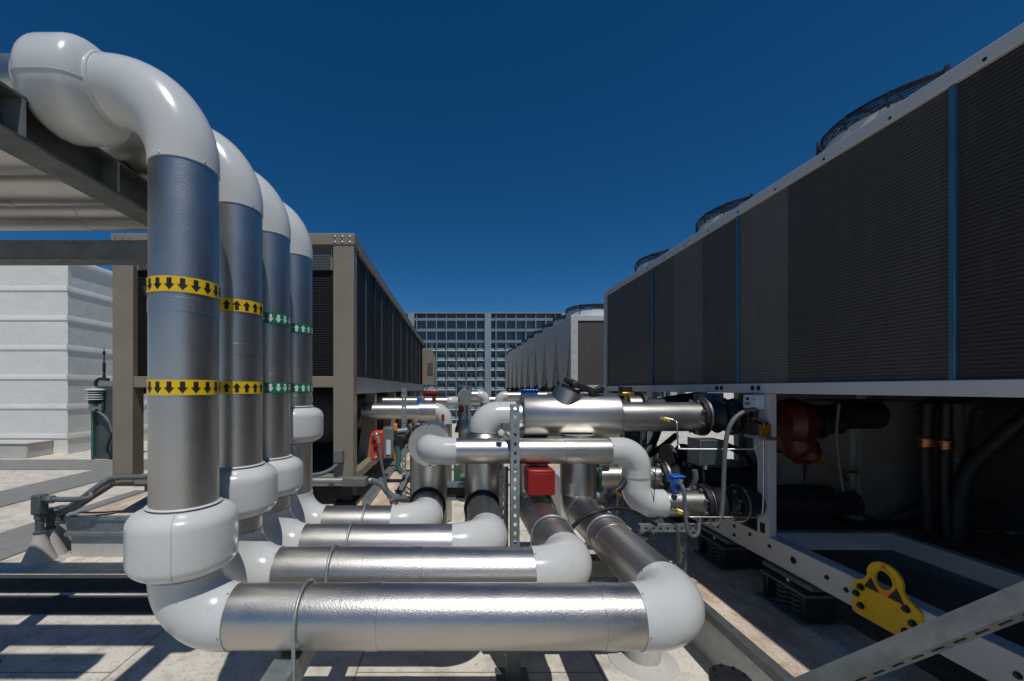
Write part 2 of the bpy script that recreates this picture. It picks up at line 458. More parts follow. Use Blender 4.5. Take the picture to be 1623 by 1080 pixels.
MB().box(2.42, 4.6, -4, 18.6, RP - .075, RP - .004).build('deck', 'deck_dark', RT)  # same deck under the chiller, shade put into its darker brown
MB().box(1.64, 1.705, -4, 18.6, RP - .05, RP + .004).build('metal_edging', 'galv_dark', RT)
MB().box(1.655, 1.679, -4, 18.6, RP - .16, RP - .055).build('fascia', 'galv', RT)
for k in range(8):
    MB().lathe((1.672, .8 + k * 1.1, RP + .004), (0, 0, 1), [(0, .009), (.003, .008), (.005, .004)], 10).build('screw', 'steel', RT)

# ================================================================== BEIGE CHILLER (left)
t = thing('air_cooled_chiller', (-2.4, 9.5, LP), 'long beige framed chiller with black louvred side on the left', 'chiller')
x0, x1, y0, y1 = -3.67, -1.08, 4.4, 14.7
zb, zm0, zm1, zt = E - 1.05, E + .03, E + .13, E + 1.665
MB().box(x0 + .12, x1 - .12, y0 + .14, y1 - .1, zm1, zt - .13).build('core', 'dark', t)
for x in (x0, x1 - .22):
    MB().box(x, x + .22, y0, y0 + .16, zb, zt - .005).build('post', 'beige', t, .006)
MB().box(x0 - .01, x1 + .012, y0 - .008, y0 + .2, zt - .125, zt).build('top_rail', 'beige', t, .006)
MB().box(x0 + .22, x1 - .22, y0 + .01, y0 + .14, zm0 - .02, zm1).build('middle_rail', 'beige', t, .006)
MB().box(x0 + .22, x1 - .22, y0 + .01, y0 + .14, zb - .005, zb + .11).build('base_rail', 'beige', t, .006)
MB().box(x0 + .22, x1 - .22, y0 + .07, y0 + .1, zm1, zt - .125).build('coil_grille', 'mesh', t)
MB().box(x0 + .23, x1 - .24, y0 + .045, y0 + .068, zt - .38, zt - .126).build('louvre_panel', 'beige', t)
mb = MB()
for k in range(9):
    mb.box(x0 + .25, x1 - .26, y0 + .036, y0 + .044, zt - .37 + k * .027, zt - .355 + k * .027)
mb.build('louvre_slats', 'gray_dark', t)
MB().box(x1 - .60, x1 - .57, y0 + .02, y0 + .032, zt - .36, zt - .10).box(x1 - .55, x1 - .53, y0 + .02, y0 + .032, zt - .36, zt - .1).build('cable_pair', 'black', t)
for px, pz in ((x1 - .2, zt - .04), (x1 - .12, zt - .04), (x1 - .04, zt - .04), (x1 - .2, zt - .1), (x1 - .12, zt - .1), (x1 - .04, zt - .1),
               (x0 + .04, zt - .04), (x0 + .12, zt - .04), (x0 + .2, zt - .04)):
    MB().lathe((px, y0 - .008, pz), (0, -1, 0), [(0, .013), (.006, .012), (.009, .006)], 10).build('rivet', 'steel', t)
# long right side: louvred panels between ribs, rails, posts below
n = 9; L = (y1 - y0 - .2) / n
for k in range(n):
    ya = y0 + .17 + k * L
    MB().box(x1 - .10, x1 - .03, ya + .012, ya + L - .012, zm1, zt - .10).build('side_louvre', 'louver', t)
    MB().box(x1 - .105, x1 - .012, ya - .012, ya + .012, zm1, zt - .10).build('side_rib', 'black_steel', t)
    MB().box(x1 - .03, x1 - .02, ya + L * .5 - .008, ya + L * .5 + .008, zm1, zt - .10).build('side_bead', 'gray_dark', t)
MB().box(x1 - .14, x1 - .005, y0 + .201, y1, zt - .1, zt - .004).build('side_top_rail', 'galv_dark', t)
MB().box(x1 - .14, x1 - .002, y0 + .161, y1, zm0 - .09, zm1).build('side_rail', 'galv', t)
for k in range(34): MB().box(x1 - .001, x1 + .012, y0 + .3 + k * .3, y0 + .33 + k * .3, zm1 - .0, zm1 + .05).build('rail_clip', 'black', t)
for k in range(52):
    MB().lathe((x1 - .07, y0 + .25 + k * .2, zt - .004), (0, 0, 1), [(0, .014), (.012, .013), (.018, .006)], 8).build('roof_screw', 'steel', t)
for yy in (5.65, 7.5, 9.4, 11.4, 13.2):
    MB().prism([(0, 0), (.26, 0), (.14, zm0 - .09 - zb), (.0, zm0 - .09 - zb)], (x1 - .004, yy, zb), (-1, 0, 0), (0, 0, 1), (0, 1, 0), .09).build('leg', 'beige', t, .004)
MB().box(x1 - .16, x1 - .02, y0 + .161, y1, zb - .001, zb + .10).build('side_base_rail', 'beige', t, .004)
MB().box(x0, x1, y0 + .3, y1, zt - .13, zt - .02).build('roof_pan', 'beige', t)
MB().box(x0, x0 + .14, y0 + .161, y1, zm0 - .09, zt - .1).build('far_side_panel', 'dark', t)
MB().box(x0 + .02, x1 - .16, y0 + .3, y1 - .2, zb + .0, zb + .03).build('base_pan', 'gray_dark', t)
# compressor barrel and its white end ring
b = MB().lathe((-1.62, 5.0, E - .34), (0, 1, 0), [(0, .05), (.0, .26), (.05, .33), (9, .33), (9.05, .2)], 40).build('evaporator_barrel', 'black', t)
MB().lathe((-2.6, 4.9, E - .34), (0, 1, 0), [(0, .05), (.0, .30), (.05, .36), (9, .36)], 40).build('condenser_barrel', 'black', t)
MB().lathe((-1.22, 5.75, E - .30), (1, 0, 0), [(0, .05), (0, .12), (.02, .145), (.05, .145), (.07, .12), (.07, .05)], 36).build('coupling_ring', 'pvc', t)
MB().box(x0 + .4, x1 - .4, y0 + 2.5, y0 + 9, zb + .03, zm0 - .2).build('compressor_block', 'dark', t)
# control hood at far end
MB().prism([(0, 0), (.42, 0), (.42, 1.0), (.30, 1.2), (0, 1.2)], (x1 + .002, y1 - .9, E + .12), (1, 0, 0), (0, 0, 1), (0, 1, 0), .9).build('end_hood', 'beige', t, .01)
MB().box(x1 + .18, x1 + .36, y1 - .915, y1 - .901, E + .45, E + .85).build('hood_grille', 'gray_dark', t)
# bent black lines behind the left grille + pale wire panel
mb = MB()
mb.tube([(-3.35, 4.43, E + 1.1), (-3.3, 4.43, E + .95), (-3.22, 4.43, E + .65), (-3.16, 4.43, E + .6)], .02, 10)
mb.tube([(-3.13, 4.43, E + .58), (-3.22, 4.43, E + .5), (-3.26, 4.43, E + .42), (-3.2, 4.43, E + .33), (-3.1, 4.43, E + .3)], .022, 10)
mb.build('refrigerant_line', 'black', t)
mb = MB()
for k in range(26): mb.box(-3.29, -3.05, 4.452, 4.455, E + .15 + k * .024, E + .153 + k * .024)
for k in range(10): mb.box(-3.29 + k * .024, -3.287 + k * .024, 4.449, 4.452, E + .15, E + .78)
mb.build('wire_mesh', 'screenlight', t)

# isolator spring at the front left of the beige chiller
t = thing('spring_isolator', (-3.2, 4.62, LP), 'round spring isolator with copper coil below the beige chiller corner', 'isolator')
MB().ring((-3.28, 4.55, LP + .12), (0, 1, 0), .10, .022, 36, 10).build('housing_ring', 'black_steel', t)
pts = [(-3.28 + .06 * math.cos(a * .5), 4.5 + a * .006, LP + .12 + .06 * math.sin(a * .5)) for a in range(0, 50)]
MB().tube(pts, .011, 8).build('coil', 'copper', t)
MB().box(-3.42, -3.1, 4.46, 4.75, LP + .001, LP + .02).build('base_plate', 'galv_dark', t)
MB().box(-3.4, -3.12, 4.5, 4.75, LP + .235, zb).build('top_plate', 'galv_dark', t)
for yy, lab in ((4.75, 'square black pad block below the right corner of the beige chiller'),):
    o = MB().box(-1.38, -1.14, yy, yy + .3, LP + .001, LP + .05).box(-1.33, -1.19, yy + .05, yy + .25, LP + .05, zb - .05).box(-1.38, -1.14, yy, yy + .3, zb - .05, zb - .006).build('mount_block', 'black_steel')
    tag(o, lab, 'mount')

# conduit along the front of the chiller with junction box
t = thing('conduit_line', (-1.3, 4.25, LP), 'steel conduit with inline box across the foot of the beige chiller', 'conduit')
MB().tube([A(478, 762, 4.25), A(545, 762, 4.25)], .03, 12).tube([A(585, 762, 4.25), A(592, 762, 4.25)], .03, 12).build('steel_conduit', 'galv', t)
MB().box(X(545, 4.25), X(582, 4.25), 4.17, 4.3, Z(769, 4.25), Z(756, 4.25)).build('junction_box', 'gray', t, .008)
def smooth_path(P, k=8):
    P = [Vector(p) for p in P]; out = []
    Q = [P[0] * 2 - P[1]] + P + [P[-1] * 2 - P[-2]]
    for i in range(1, len(Q) - 2):
        for j in range(k):
            s = j / k; a, b, c, d = Q[i - 1], Q[i], Q[i + 1], Q[i + 2]
            out.append(.5 * ((2 * b) + (c - a) * s + (2 * a - 5 * b + 4 * c - d) * s * s + (3 * b - a - 3 * c + d) * s ** 3))
    out.append(P[-1]); return out
MB().tube(smooth_path([A(590, 762, 4.25), A(604, 768, 4.2), A(616, 782, 4.1), A(628, 790, 4.0), A(655, 792, 3.9)]), .033, 14).build('flexible_conduit', 'conduit', t)
MB().tube(smooth_path([A(478, 754, 4.28), A(505, 752, 4.28), A(524, 745, 4.32), A(536, 735, 4.36)]), .022, 12).build('small_conduit', 'conduit', t)
MB().box(X(531, 4.38), X(545, 4.38), 4.33, 4.395, Z(733, 4.38), Z(713, 4.38)).build('wall_box', 'gray', t, .006)
o = tag(MB().box(-1.07, -.985, 4.75, 11.5, LP + .012, LP + .08).box(-1.075, -.98, 4.75, 11.5, LP + .08, LP + .087).build('support_channel', 'galv'),
        'long galvanized channel lying beside the base of the beige chiller', 'channel')

# ================================================================== left roof penetrations and conduits
def penetration(px, pyt, pyb, D, boxh, label, grp='conduit penetrations beside the left platform', big=False):
    p = A(px, pyb, D); x, y = p.x, p.y
    ztop = Z(pyt, D)
    t = thing('conduit_riser', (x, y, 0), label, 'conduit', grp)
    MB().lathe((x, y, .0), (0, 0, 1), [(0, .20), (.012, .19), (.03, .14), (.28, .05), (.31, .047), (.31, .02)], 28).build('flashing_cone', 'curb', t)
    MB().cyl((x, y, .3), (x, y, ztop - .02), .036, 16).lathe((x, y, .31), (0, 0, 1), [(0, .05), (.02, .052), (.025, .04)], 20).build('steel_pipe', 'galv_dark', t)
    MB().box(x - .05, x + .05, y - .05, y + .05, ztop - boxh, ztop).build('conduit_body', 'gray_dark', t, .012)
    MB().cyl((x, y, ztop - boxh - .05), (x, y, ztop - boxh + .005), .045, 8).build('fitting', 'gray_dark', t)
    return t, x, y, ztop
t1, x, y, z = penetration(63, 784, 884, 4.22, .2, 'tallest dark conduit body on a white flashing cone left of the platform')
MB().cyl((x + .04, y, z - .05), (x + .1, y, z - .05), .04, 8).build('fitting', 'gray_dark', t1)
MB().cyl((x + .1, y, z - .05), (x + .14, y, z - .05), .042, 8).build('coupling', 'galv', t1)
MB().tube(smooth_path([(x + .13, y, z - .05), (x + .36, y, z - .05), (x + .5, y + .02, z - .035), A(146, 780, 4.27), A(163, 766, 4.3), A(180, 758, 4.34), A(235, 756, 4.34)]), .027, 14).build('flexible_conduit', 'conduit', t1)
t1, x, y, z = penetration(80, 805, 876, 4.36, .1, 'middle dark conduit body on a white flashing cone by the platform')
MB().tube(smooth_path([(x + .04, y, z - .04), (x + .14, y - .02, z - .03), A(130, 790, 4.3), A(160, 768, 4.31), A(180, 760, 4.36)]), .03, 14).build('flexible_conduit', 'conduit', t1)
t1, x, y, z = penetration(96, 802, 868, 4.55, .1, 'shortest conduit body on a white cone touching the platform edge')
MB().tube(smooth_path([(x + .04, y, z - .04), (x + .2, y - .05, z - .01), A(150, 785, 4.42), A(180, 766, 4.42)]), .032, 14).build('flexible_conduit', 'conduit', t1)

# weather sensor cabinet
t = thing('control_cabinet', (-9.1, 10.6, 0), 'green gray cabinet with whip antenna beside the white block', 'cabinet')
D = 10.45
MB().box(X(150, D), X(190, D), D, D + .5, .02, Z(612, D)).build('body', 'cabinet', t, .02)
MB().box(X(148.5, D), X(152, D), D - .08, D - .02, .0, Z(648, D)).build('post', 'green', t)
MB().box(X(146, D), X(166, D), D - .1, D - .02, Z(651, D), Z(637, D)).build('bracket', 'galv', t)
MB().tube(smooth_path([A(151, 650, D - .1), A(163, 658, D - .12), A(172, 668, D - .14), A(178, 685, D - .14)]), .03, 10).build('cable', 'conduit', t)
MB().tube(smooth_path([A(176, 690, D - .1), A(171, 705, D - .14), A(170, 715, D - .14), A(176, 722, D - .1)]), .035, 10).build('cable', 'black', t)
MB().tube([A(165, 602, D + .1), A(165, 590, D + .1), A(165, 565, D + .1), A(165, 551, D + .1)], [.05, .02, .014, .008], 10).cyl(A(165, 590, D + .1), A(165, 575, D + .1), .035, 10).cyl(A(165, 563, D + .1), A(165, 557, D + .1), .03, 10).build('antenna', 'black', t)
MB().tube(smooth_path([A(152, 612, D + .05), A(152, 606, D + .05), A(158, 601, D + .05), A(172, 602, D + .05)]), .04, 10).build('cable', 'black', t)
t = thing('weather_sensor', A(157, 640, D - .1), 'white louvred weather sensor mounted on the green cabinet', 'sensor')
cz = Z(636, D)
for k in range(5):
    MB().lathe((X(157, D), D - .12, Z(634 - k * 3.6, D)), (0, 0, 1), [(0, .15), (.012, .19), (.04, .15)] if k < 4 else [(0, .2), (.02, .21), (.05, .16), (.07, .03)], 28).build('louvre_disc', 'pvc', t)
MB().cyl((X(157, D), D - .12, Z(640, D)), (X(157, D), D - .12, Z(618, D)), .13, 20).build('sensor_core', 'black', t)
MB().cyl((X(157, D), D - .12, Z(644, D)), (X(157, D), D - .12, Z(632, D)), .05, 16).build('stem', 'gray', t)
tag(MB().lathe((X(145, 11.3), 11.6, Z(681, 11.3)), (0, -1, -.3), [(-.25, .08), (0, .12), (.05, .16), (.12, .16), (.18, .05)], 24).build('vent_cap', 'pvc'), 'small round white vent cap on the side of the white block', 'vent')

# ================================================================== THE FOUR MAIN PIPES
PZ = E - .913; OZ = E + 1.193; PX = -1.084; r = .1205
DS = [1.65, 2.035, 2.386, 2.764]
labs = ['nearest insulated pipe rising at the left with yellow down arrow tapes',
        'second insulated pipe from the front with yellow up arrow tapes',
        'third insulated pipe with green tapes of white down arrows',
        'rearmost insulated pipe with green tapes of white up arrows']
grp = 'insulated pipes rising from the left'
ends = [[(.945, DS[0], PZ), (.945, 3.13, PZ), (.945, 3.13, E - .35)],
        [(.605, DS[1], PZ), (.605, 3.18, PZ), (.605, 3.18, E - .38)],
        [(.205, DS[2], PZ), (.215, 3.13, PZ)],
        [(-.205, DS[3], PZ), (-.21, 3.2, PZ)]]
rads = [[.30, .19, .2, .13], [.30, .2, .2, .13], [.30, .2, .2], [.30, .2, .19]]
flz = [(E - .455, E - .735), (E - .37, E - .63), (E - .39, E - .625), (E - .115, E - .37)]
P = []
for i, D in enumerate(DS):
    t = thing('insulated_pipe', (PX, D, 0), labs[i], 'pipe', grp)
    pts = [(-6.2, D, OZ), (PX, D, OZ), (PX, D, PZ)] + ends[i]
    run(t, pts, r, rads[i], off=.55 + .13 * i, metal=(7,) if i < 2 else (), tacks=i < 2)
    flare(t, (PX, D, flz[i][0]), (0, 0, -1), flz[i][0] - flz[i][1], .193, r)
    tape, ink, up = (('tape_y', 'ink', False), ('tape_y', 'ink', True), ('tape_g', 'inkw', False), ('tape_g', 'inkw', True))[i]
    for zc in (E + .392, E + .004): arrow_tape(t, (PX, D, zc), r + .0035, .058, up, tape, ink, 18)
    P.append(t)
# big flared cover on the overhead joint of the nearest pipe
flare(P[0], (PX - .285, DS[0], OZ - .005), (-1, 0, 0), .285, .186, r, .105)
MB().ring((PX - .288, DS[0], OZ), (1, 0, 0), r + .006, .005, 48, 8).build('seal_bead', 'pvc_dirty', P[0])
# loose strap tail on the elbow of the rear pipe
# risers that the two rear pipes meet
def riser(x, y, z0, z1, rr, parent, name='riser'):
    mb = MB(); laps(mb, Vector((x, y, z0)), Vector((x, y, z1)), rr, 56, 5, 9); return mb.build(name, 'jacket', parent)
riser(.235, 3.27, .02, E - .40, .152, P[2])
riser(-.21, 3.36, .02, E - .43, .152, P[3])
MB().ring((.217, 3.12, PZ), (0, 1, 0), r + .012, .012, 40, 8).build('seal_bead', 'black', P[2])
MB().ring((-.21, 3.21, PZ), (0, 1, 0), r + .012, .012, 40, 8).build('seal_bead', 'black', P[3])
MB().lathe((.945, 3.13, E - .80), (0, 0, 1), [(0, .11), (0, .134), (.40, .134), (.40, .11)], 56).build('riser_sleeve', 'jacket', P[0])
# rear riser header with the round end disc
MB().lathe((-.187, 3.62, E - .43), (0, -1, 0), [(0, .10), (0, .15), (.42, .15), (.49, .152), (.492, .158), (.50, .164), (.512, .162), (.516, .152), (.505, .137), (.475, .122), (.455, .116), (.453, .09)], 56).build('header_end', 'jacket', P[3])
MB().lathe((.235, 3.27, E - .41), (0, 0, 1), [(0, .155), (.012, .155), (.05, .125), (.06, .12)], 48).build('reducer', 'jacket', P[2])

# cross pipe from the disc to the near white chiller
CD = 2.98; CZ = E - .454
t = thing('cross_pipe', (.5, CD, CZ), 'slim jacketed pipe between the round end disc and the lower black flange', 'pipe')
run(t, [(-.187, 3.14, CZ + .01), (-.187, CD, CZ), (1.32, CD, CZ), (1.32, CD, E - .834), (1.80, CD, E - .834)], .093, [.13, .13, .13], .07, lip=.006, every=.55, off=.3)
flange_set(t, (1.785, CD, E - .834), (1, 0, 0), .093, .130)
MB().lathe((1.83, CD, E - .834), (1, 0, 0), [(0, .06), (0, .105), (.04, .08), (.09, .115), (.14, .08), (.18, .105), (.18, .06)], 36).build('rubber_joint', 'black', t)
flange_set(t, (2.02, CD, E - .834), (1, 0, 0), .085, .125)
MB().cyl((2.06, CD, E - .834), (2.9, CD, E - .834), .085, 32).build('unit_pipe', 'black_steel', t)
MB().cyl((1.40, CD - .10, E - .80), (1.41, CD - .11, E - .54), .003, 6).build('cable_tie', 'black', t)

# upper pipe with strainer body and lever valve
UD = 3.27; UZ = E - .225
t = thing('strainer_pipe', (.9, UD, UZ), 'fat jacketed strainer pipe with angled stub leading to the upper black flange', 'pipe')
run(t, [(.24, UD, E - .36), (.24, UD, UZ), (1.945, UD, UZ)], .116, [.122], .0, skip=(0, 2), lip=.006)
MB().tube([(.358, UD, UZ), (.485, UD, UZ)], .122, 56).build('elbow_sleeve', 'pvc', t)
mb = MB(); laps(mb, Vector((.47, UD, UZ)), Vector((1.945, UD, UZ)), .116, 56, 9, 99); mb.build('jacket', 'jacket', t)
MB().lathe((.535, UD, UZ + .006), (1, 0, 0), [(0, .10), (0, .172), (.005, .175), (.37, .175), (.375, .1765), (.745, .175), (.75, .17), (.75, .10)], 64).build('strainer_body', 'jacket', t)
st = Vector((.855, UD - .03, UZ + .09)); ax = Vector((.40, -.12, .9)).normalized()
MB().lathe(st, ax, [(0, .118), (.08, .114), (.135, .114), (.135, .06)], 48).build('angled_stub', 'jacket', t)
top = st + ax * .14
MB().lathe(top - ax * .01, ax, [(0, .08), (.03, .08), (.03, .03)], 20).build('stub_cap', 'black', t)
m4 = Matrix.Translation(top + Vector((.075, 0, .03))) @ Matrix.Rotation(R(24), 4, 'Y')
mb = MB(); mb.obox(m4, .26, .06, .045); mb.obox(Matrix.Translation(top + Vector((.03, 0, .035))), .06, .08, .05)
mb.obox(Matrix.Translation(top + Vector((.20, -.02, -.01))) @ Matrix.Rotation(R(-30), 4, 'Y'), .12, .05, .05)
mb.build('lever', 'black', t, .01)
flange_set(t, (1.93, UD, UZ), (1, 0, 0), .116, .145)
MB().lathe((1.98, UD, UZ), (1, 0, 0), [(0, .06), (0, .12), (.05, .09), (.11, .13), (.17, .09), (.22, .12), (.22, .06)], 36).build('rubber_joint', 'black', t)
flange_set(t, (2.2, UD, UZ), (1, 0, 0), .09, .14)
MB().cyl((2.25, UD, UZ), (3.1, UD, UZ), .09, 32).build('unit_pipe', 'darkred', t)
# second jacketed pipe lying behind the strainer
t = thing('insulated_pipe', (1.2, 3.95, E - .17), 'jacketed pipe half hidden behind the fat strainer pipe', 'pipe')
mb = MB(); laps(mb, Vector((.9, 3.95, E - .16)), Vector((1.62, 3.95, E - .16)), .115, 40, 9, 99); mb.build('jacket', 'jacket', t)
MB().lathe((1.62, 3.95, E - .17), (1, 0, 0), [(0, .1), (.16, .1)], 32).build('pipe_end', 'jacket', t)
MB().lathe((1.78, 3.95, E - .17), (1, 0, 0), [(0, .08), (0, .14), (.03, .14), (.03, .08)], 32).build('flange', 'black', t)
MB().cyl((1.8, 3.95, E - .17), (2.6, 3.95, E - .17), .08, 24).build('unit_pipe', 'black', t)
t = thing('valve_actuator', A(991, 625, 3.85), 'small black actuator with yellow base on the hidden pipe', 'actuator')
MB().box(X(983, 3.85), X(999, 3.85), 3.8, 3.9, Z(620, 3.85), Z(613, 3.85)).build('body', 'black', t, .006)
MB().box(X(982, 3.85), X(1002, 3.85), 3.79, 3.91, Z(627, 3.85), Z(622, 3.85)).build('base', 'brass', t, .006)
MB().cyl(A(992, 640, 3.85), A(992, 618, 3.85), .02, 12).build('stem', 'brass', t)

# red actuator box under the cross pipe, with its valve disc
t = thing('valve_actuator', (.605, 2.92, E - .76), 'bright red square actuator box hanging under the cross pipe', 'actuator')
MB().box(.508, .70, 2.84, 3.0, E - .742, E - .565).build('housing', 'red', t, .012)
MB().box(.512, .696, 2.836, 2.839, E - .738, E - .59).build('cover_plate', 'red', t, .004)
for a in (.52, .688):
    for b in (E - .73, E - .585): MB().bolt((a, 2.839, b), (0, -1, 0), .006, .005).build('screw', 'red', t)
MB().cyl((.605, 3.0, E - .65), (.605, 3.07, E - .65), .03, 16).build('yoke', 'black', t)
# branch valve on the nearest pipe's rear riser
t = thing('butterfly_valve', (1.12, 3.2, E - .72), 'green flanged valve with red stripe behind the white drop elbow', 'valve')
for i_, (xx, m_, rr) in enumerate(((1.085, 'red', .10), (1.115, 'black', .085), (1.135, 'green', .11))):
    MB().lathe((xx, 3.35, E - .70), (1, 0, 0), [(0, .05), (0, rr), (.022, rr), (.022, .05)], 32).build(('gasket', 'disc', 'flange')[i_], m_, t)
MB().cyl((1.14, 3.3, E - .79), (1.14, 3.22, E - .79), .03, 14).cyl((1.14, 3.22, E - .79), (1.14, 3.2, E - .62), .016, 10).build('handle', 'green', t)
t = thing('insulated_pipe', (1.4, 3.35, E - .72), 'short jacketed branch pipe behind the white drop elbow', 'pipe')
mb = MB(); laps(mb, Vector((1.165, 3.35, E - .72)), Vector((1.66, 3.35, E - .72)), .092, 40, 9, 99); mb.build('jacket', 'jacket', t)
flange_set(t, (1.66, 3.35, E - .72), (1, 0, 0), .09, .13)
MB().lathe((1.71, 3.35, E - .72), (1, 0, 0), [(0, .06), (0, .1), (.05, .08), (.1, .115), (.15, .08), (.2, .1), (.2, .06)], 32).build('rubber_joint', 'black', t)
flange_set(t, (1.92, 3.35, E - .72), (1, 0, 0), .085, .125)
MB().cyl((1.96, 3.35, E - .72), (2.7, 3.35, E - .72), .08, 24).build('unit_pipe', 'black_steel', t)

# ================================================================== PIPE SUPPORTS
def ubolt(parent, c, axis, rr, drop, rod=.0075):
    c = Vector(c); a = Vector(axis); s = Vector((0, 0, 1)).cross(a).normalized()
    pts = [c - s * rr + Vector((0, 0, -drop))]
    for k in range(25):
        t_ = PI * k / 24; pts.append(c - s * rr * math.cos(t_) + Vector((0, 0, rr * math.sin(t_))))
    pts.append(c + s * rr + Vector((0, 0, -drop)))
    o = MB().tube(pts, rod, 10).build('u_bolt', 'galv', parent)
    return o
t = thing('pipe_support', (-.6, 2.0, 0), 'galvanized support rail with hoops under the four pipes near the risers', 'support')
zb_ = PZ - r - .004
strut('rail', (-.645, 1.15, zb_ - .004), (-.645, 3.05, zb_ - .004), .095, .10, (0, 0, 1), 'galv', t, .05, .0)
for yy in (1.25, 2.95):
    MB().box(-.695, -.595, yy - .04, yy + .04, .012, zb_ - .105).box(-.77, -.52, yy - .12, yy + .12, .0, .012).build('leg', 'galv', t)
for D in DS: ubolt(t, (-.597, D, PZ), (1, 0, 0), r + .008, r + .06)
t = thing('pipe_support', (.8, 2.52, 0), 'galvanized cross rail with two hoops under the pipes running away', 'support')
strut('rail', (.28, 2.53, zb_ - .004), (1.25, 2.53, zb_ - .004), .10, .10, (0, 0, 1), 'galv_dark', t, .05, .0)
for xx in (.36,): MB().box(xx - .04, xx + .04, 2.49, 2.57, .012, zb_ - .105).box(xx - .1, xx + .1, 2.43, 2.63, .0, .012).build('leg', 'galv_dark', t)
for xx in (.945, .605): ubolt(t, (xx, 2.53, PZ), (0, 1, 0), r + .008, r + .06)
o = strut('strut_post', (.4225, 2.845, 0), (.4225, 2.845, Z(641, 2.845)), .062, .045, (0, -1, 0), 'galv', None, .062, .024)
tag(o, 'upright perforated steel strut in front of the white elbow', 'strut')
o = strut('strut_post', (.345, 2.93, 0), (.345, 2.93, E - .56), .05, .05, (-.5, -1, 0), 'galv_dark', None, .062, .03)
tag(o, 'second perforated strut tucked behind the upright one', 'strut')
# gauge between riser and strut
t = thing('pressure_gauge', A(795, 684, 2.9), 'small clear faced gauge with brass stem left of the upright strut', 'gauge')
MB().lathe(A(794, 686, 2.88), (0, -1, 0), [(0, .012), (0, .022), (.02, .022), (.022, .018)], 24).build('dial', 'screenlight', t)
MB().cyl(A(794, 680, 2.9), A(796, 672, 2.95), .009, 10).build('stem', 'brass', t)
# sloping strut at the bottom right
sa2 = Vector((.19, 1.71, .0)); sb2 = Vector((1.66, .50, 1.90)); dd = (sb2 - sa2).normalized()
vv = (Vector((0, 0, E)) - Vector((1.06, .95, 1.16))); vv = (vv - dd * vv.dot(dd)).normalized(); ww = dd.cross(vv)
if ww.z < 0: ww = -ww
nn = (vv * .45 - ww * .9).normalized(); bb = dd.cross(nn)
t = thing('brace_rail', (.15, 1.70, 0), 'galvanized slotted rail slanting across the bottom right corner before the yellow lug', 'strut')
strut('rail', sa2, sb2, .030, .048, nn, 'galv_dull', t, .045, .026, .003)
MB().box(1.64, 1.70, .46, .52, RP, 1.92).build('post', 'galv', t)
MB().box(.08, .22, 1.63, 1.77, 0, .012).build('foot', 'galv', t)
# capped stub pipe near the camera, roof stub
t = thing('flanged_stub', (X(1158, 1.62), 1.62, 0), 'black round flange on a stub pipe beside the right curb', 'pipe stub')
fx, fy, fz = X(1158, 1.62), 1.62, Z(1072, 1.62)
MB().lathe((fx, fy, fz - .03), (0, 0, 1), [(0, .03), (0, .075), (.024, .075), (.03, .07), (.03, .0)], 40).build('flange', 'black_steel', t)
for k in range(8):
    MB().bolt((fx + .055 * math.cos(k * PI / 4), fy + .055 * math.sin(k * PI / 4), fz), (0, 0, 1), .006, .008).build('bolt', 'black_steel', t)
MB().cyl((fx, fy, .0), (fx, fy, fz - .03), .04, 24).build('pipe', 'black_steel', t)
D = 2.72
t = thing('roof_drain_stub', (X(1018, D), D, 0), 'short white flashed stub in the roof below the nearest pipe elbow', 'pipe stub')
MB().lathe((X(1018, D), D, 0), (0, 0, 1), [(0, .22), (.006, .215), (.012, .16), (.03, .112), (.22, .105), (.24, .10), (.24, .06)], 40).build('flashing', 'curb', t)

# ================================================================== OVERHEAD RACK
t = thing('pipe_rack', (-1.65, 2.5, 0), 'dark galvanized overhead steel rack carrying the four pipes at top left', 'rack')
bx0, bx1, bz0, bz1 = -1.725, -1.575, E + .908, OZ - r - .004
MB().box(bx0, bx1, -1.5, 3.55, bz1 - .012, bz1).box(bx0, bx1, -1.5, 3.55, bz0, bz0 + .012).box(-1.655, -1.645, -1.5, 3.55, bz0 + .012, bz1 - .012).build('long_beam', 'galv_dark', t)
for yy in (1.5, 1.92, 2.28, 2.6, 3.1): MB().box(-1.645, bx1 + .003, yy - .006, yy + .006, bz0 + .012, bz1 - .012).build('stiffener', 'galv', t)
cb1 = bz0 - .003; cb0 = cb1 - .118
MB().box(-6.2, -1.5, 2.50, 2.62, cb0, cb0 + .012).box(-6.2, -1.5, 2.50, 2.62, cb1 - .012, cb1).box(-6.2, -1.5, 2.503, 2.515, cb0 + .012, cb1 - .012).build('cross_beam', 'galv_dark', t)
MB().box(-3.16, -3.04, 2.55, 2.615, .012, cb0 - .001).box(-3.22, -2.98, 2.48, 2.70, 0, .012).build('post', 'galv_dark', t)
MB().box(-6.0, -5.9, 2.5, 2.62, .0, cb0 - .001).build('post', 'galv_dark', t)
MB().box(-6.2, -1.95, 1.20, 1.36, bz1 + .1, bz1 + .3).build('outer_beam', 'galv_dark', t)

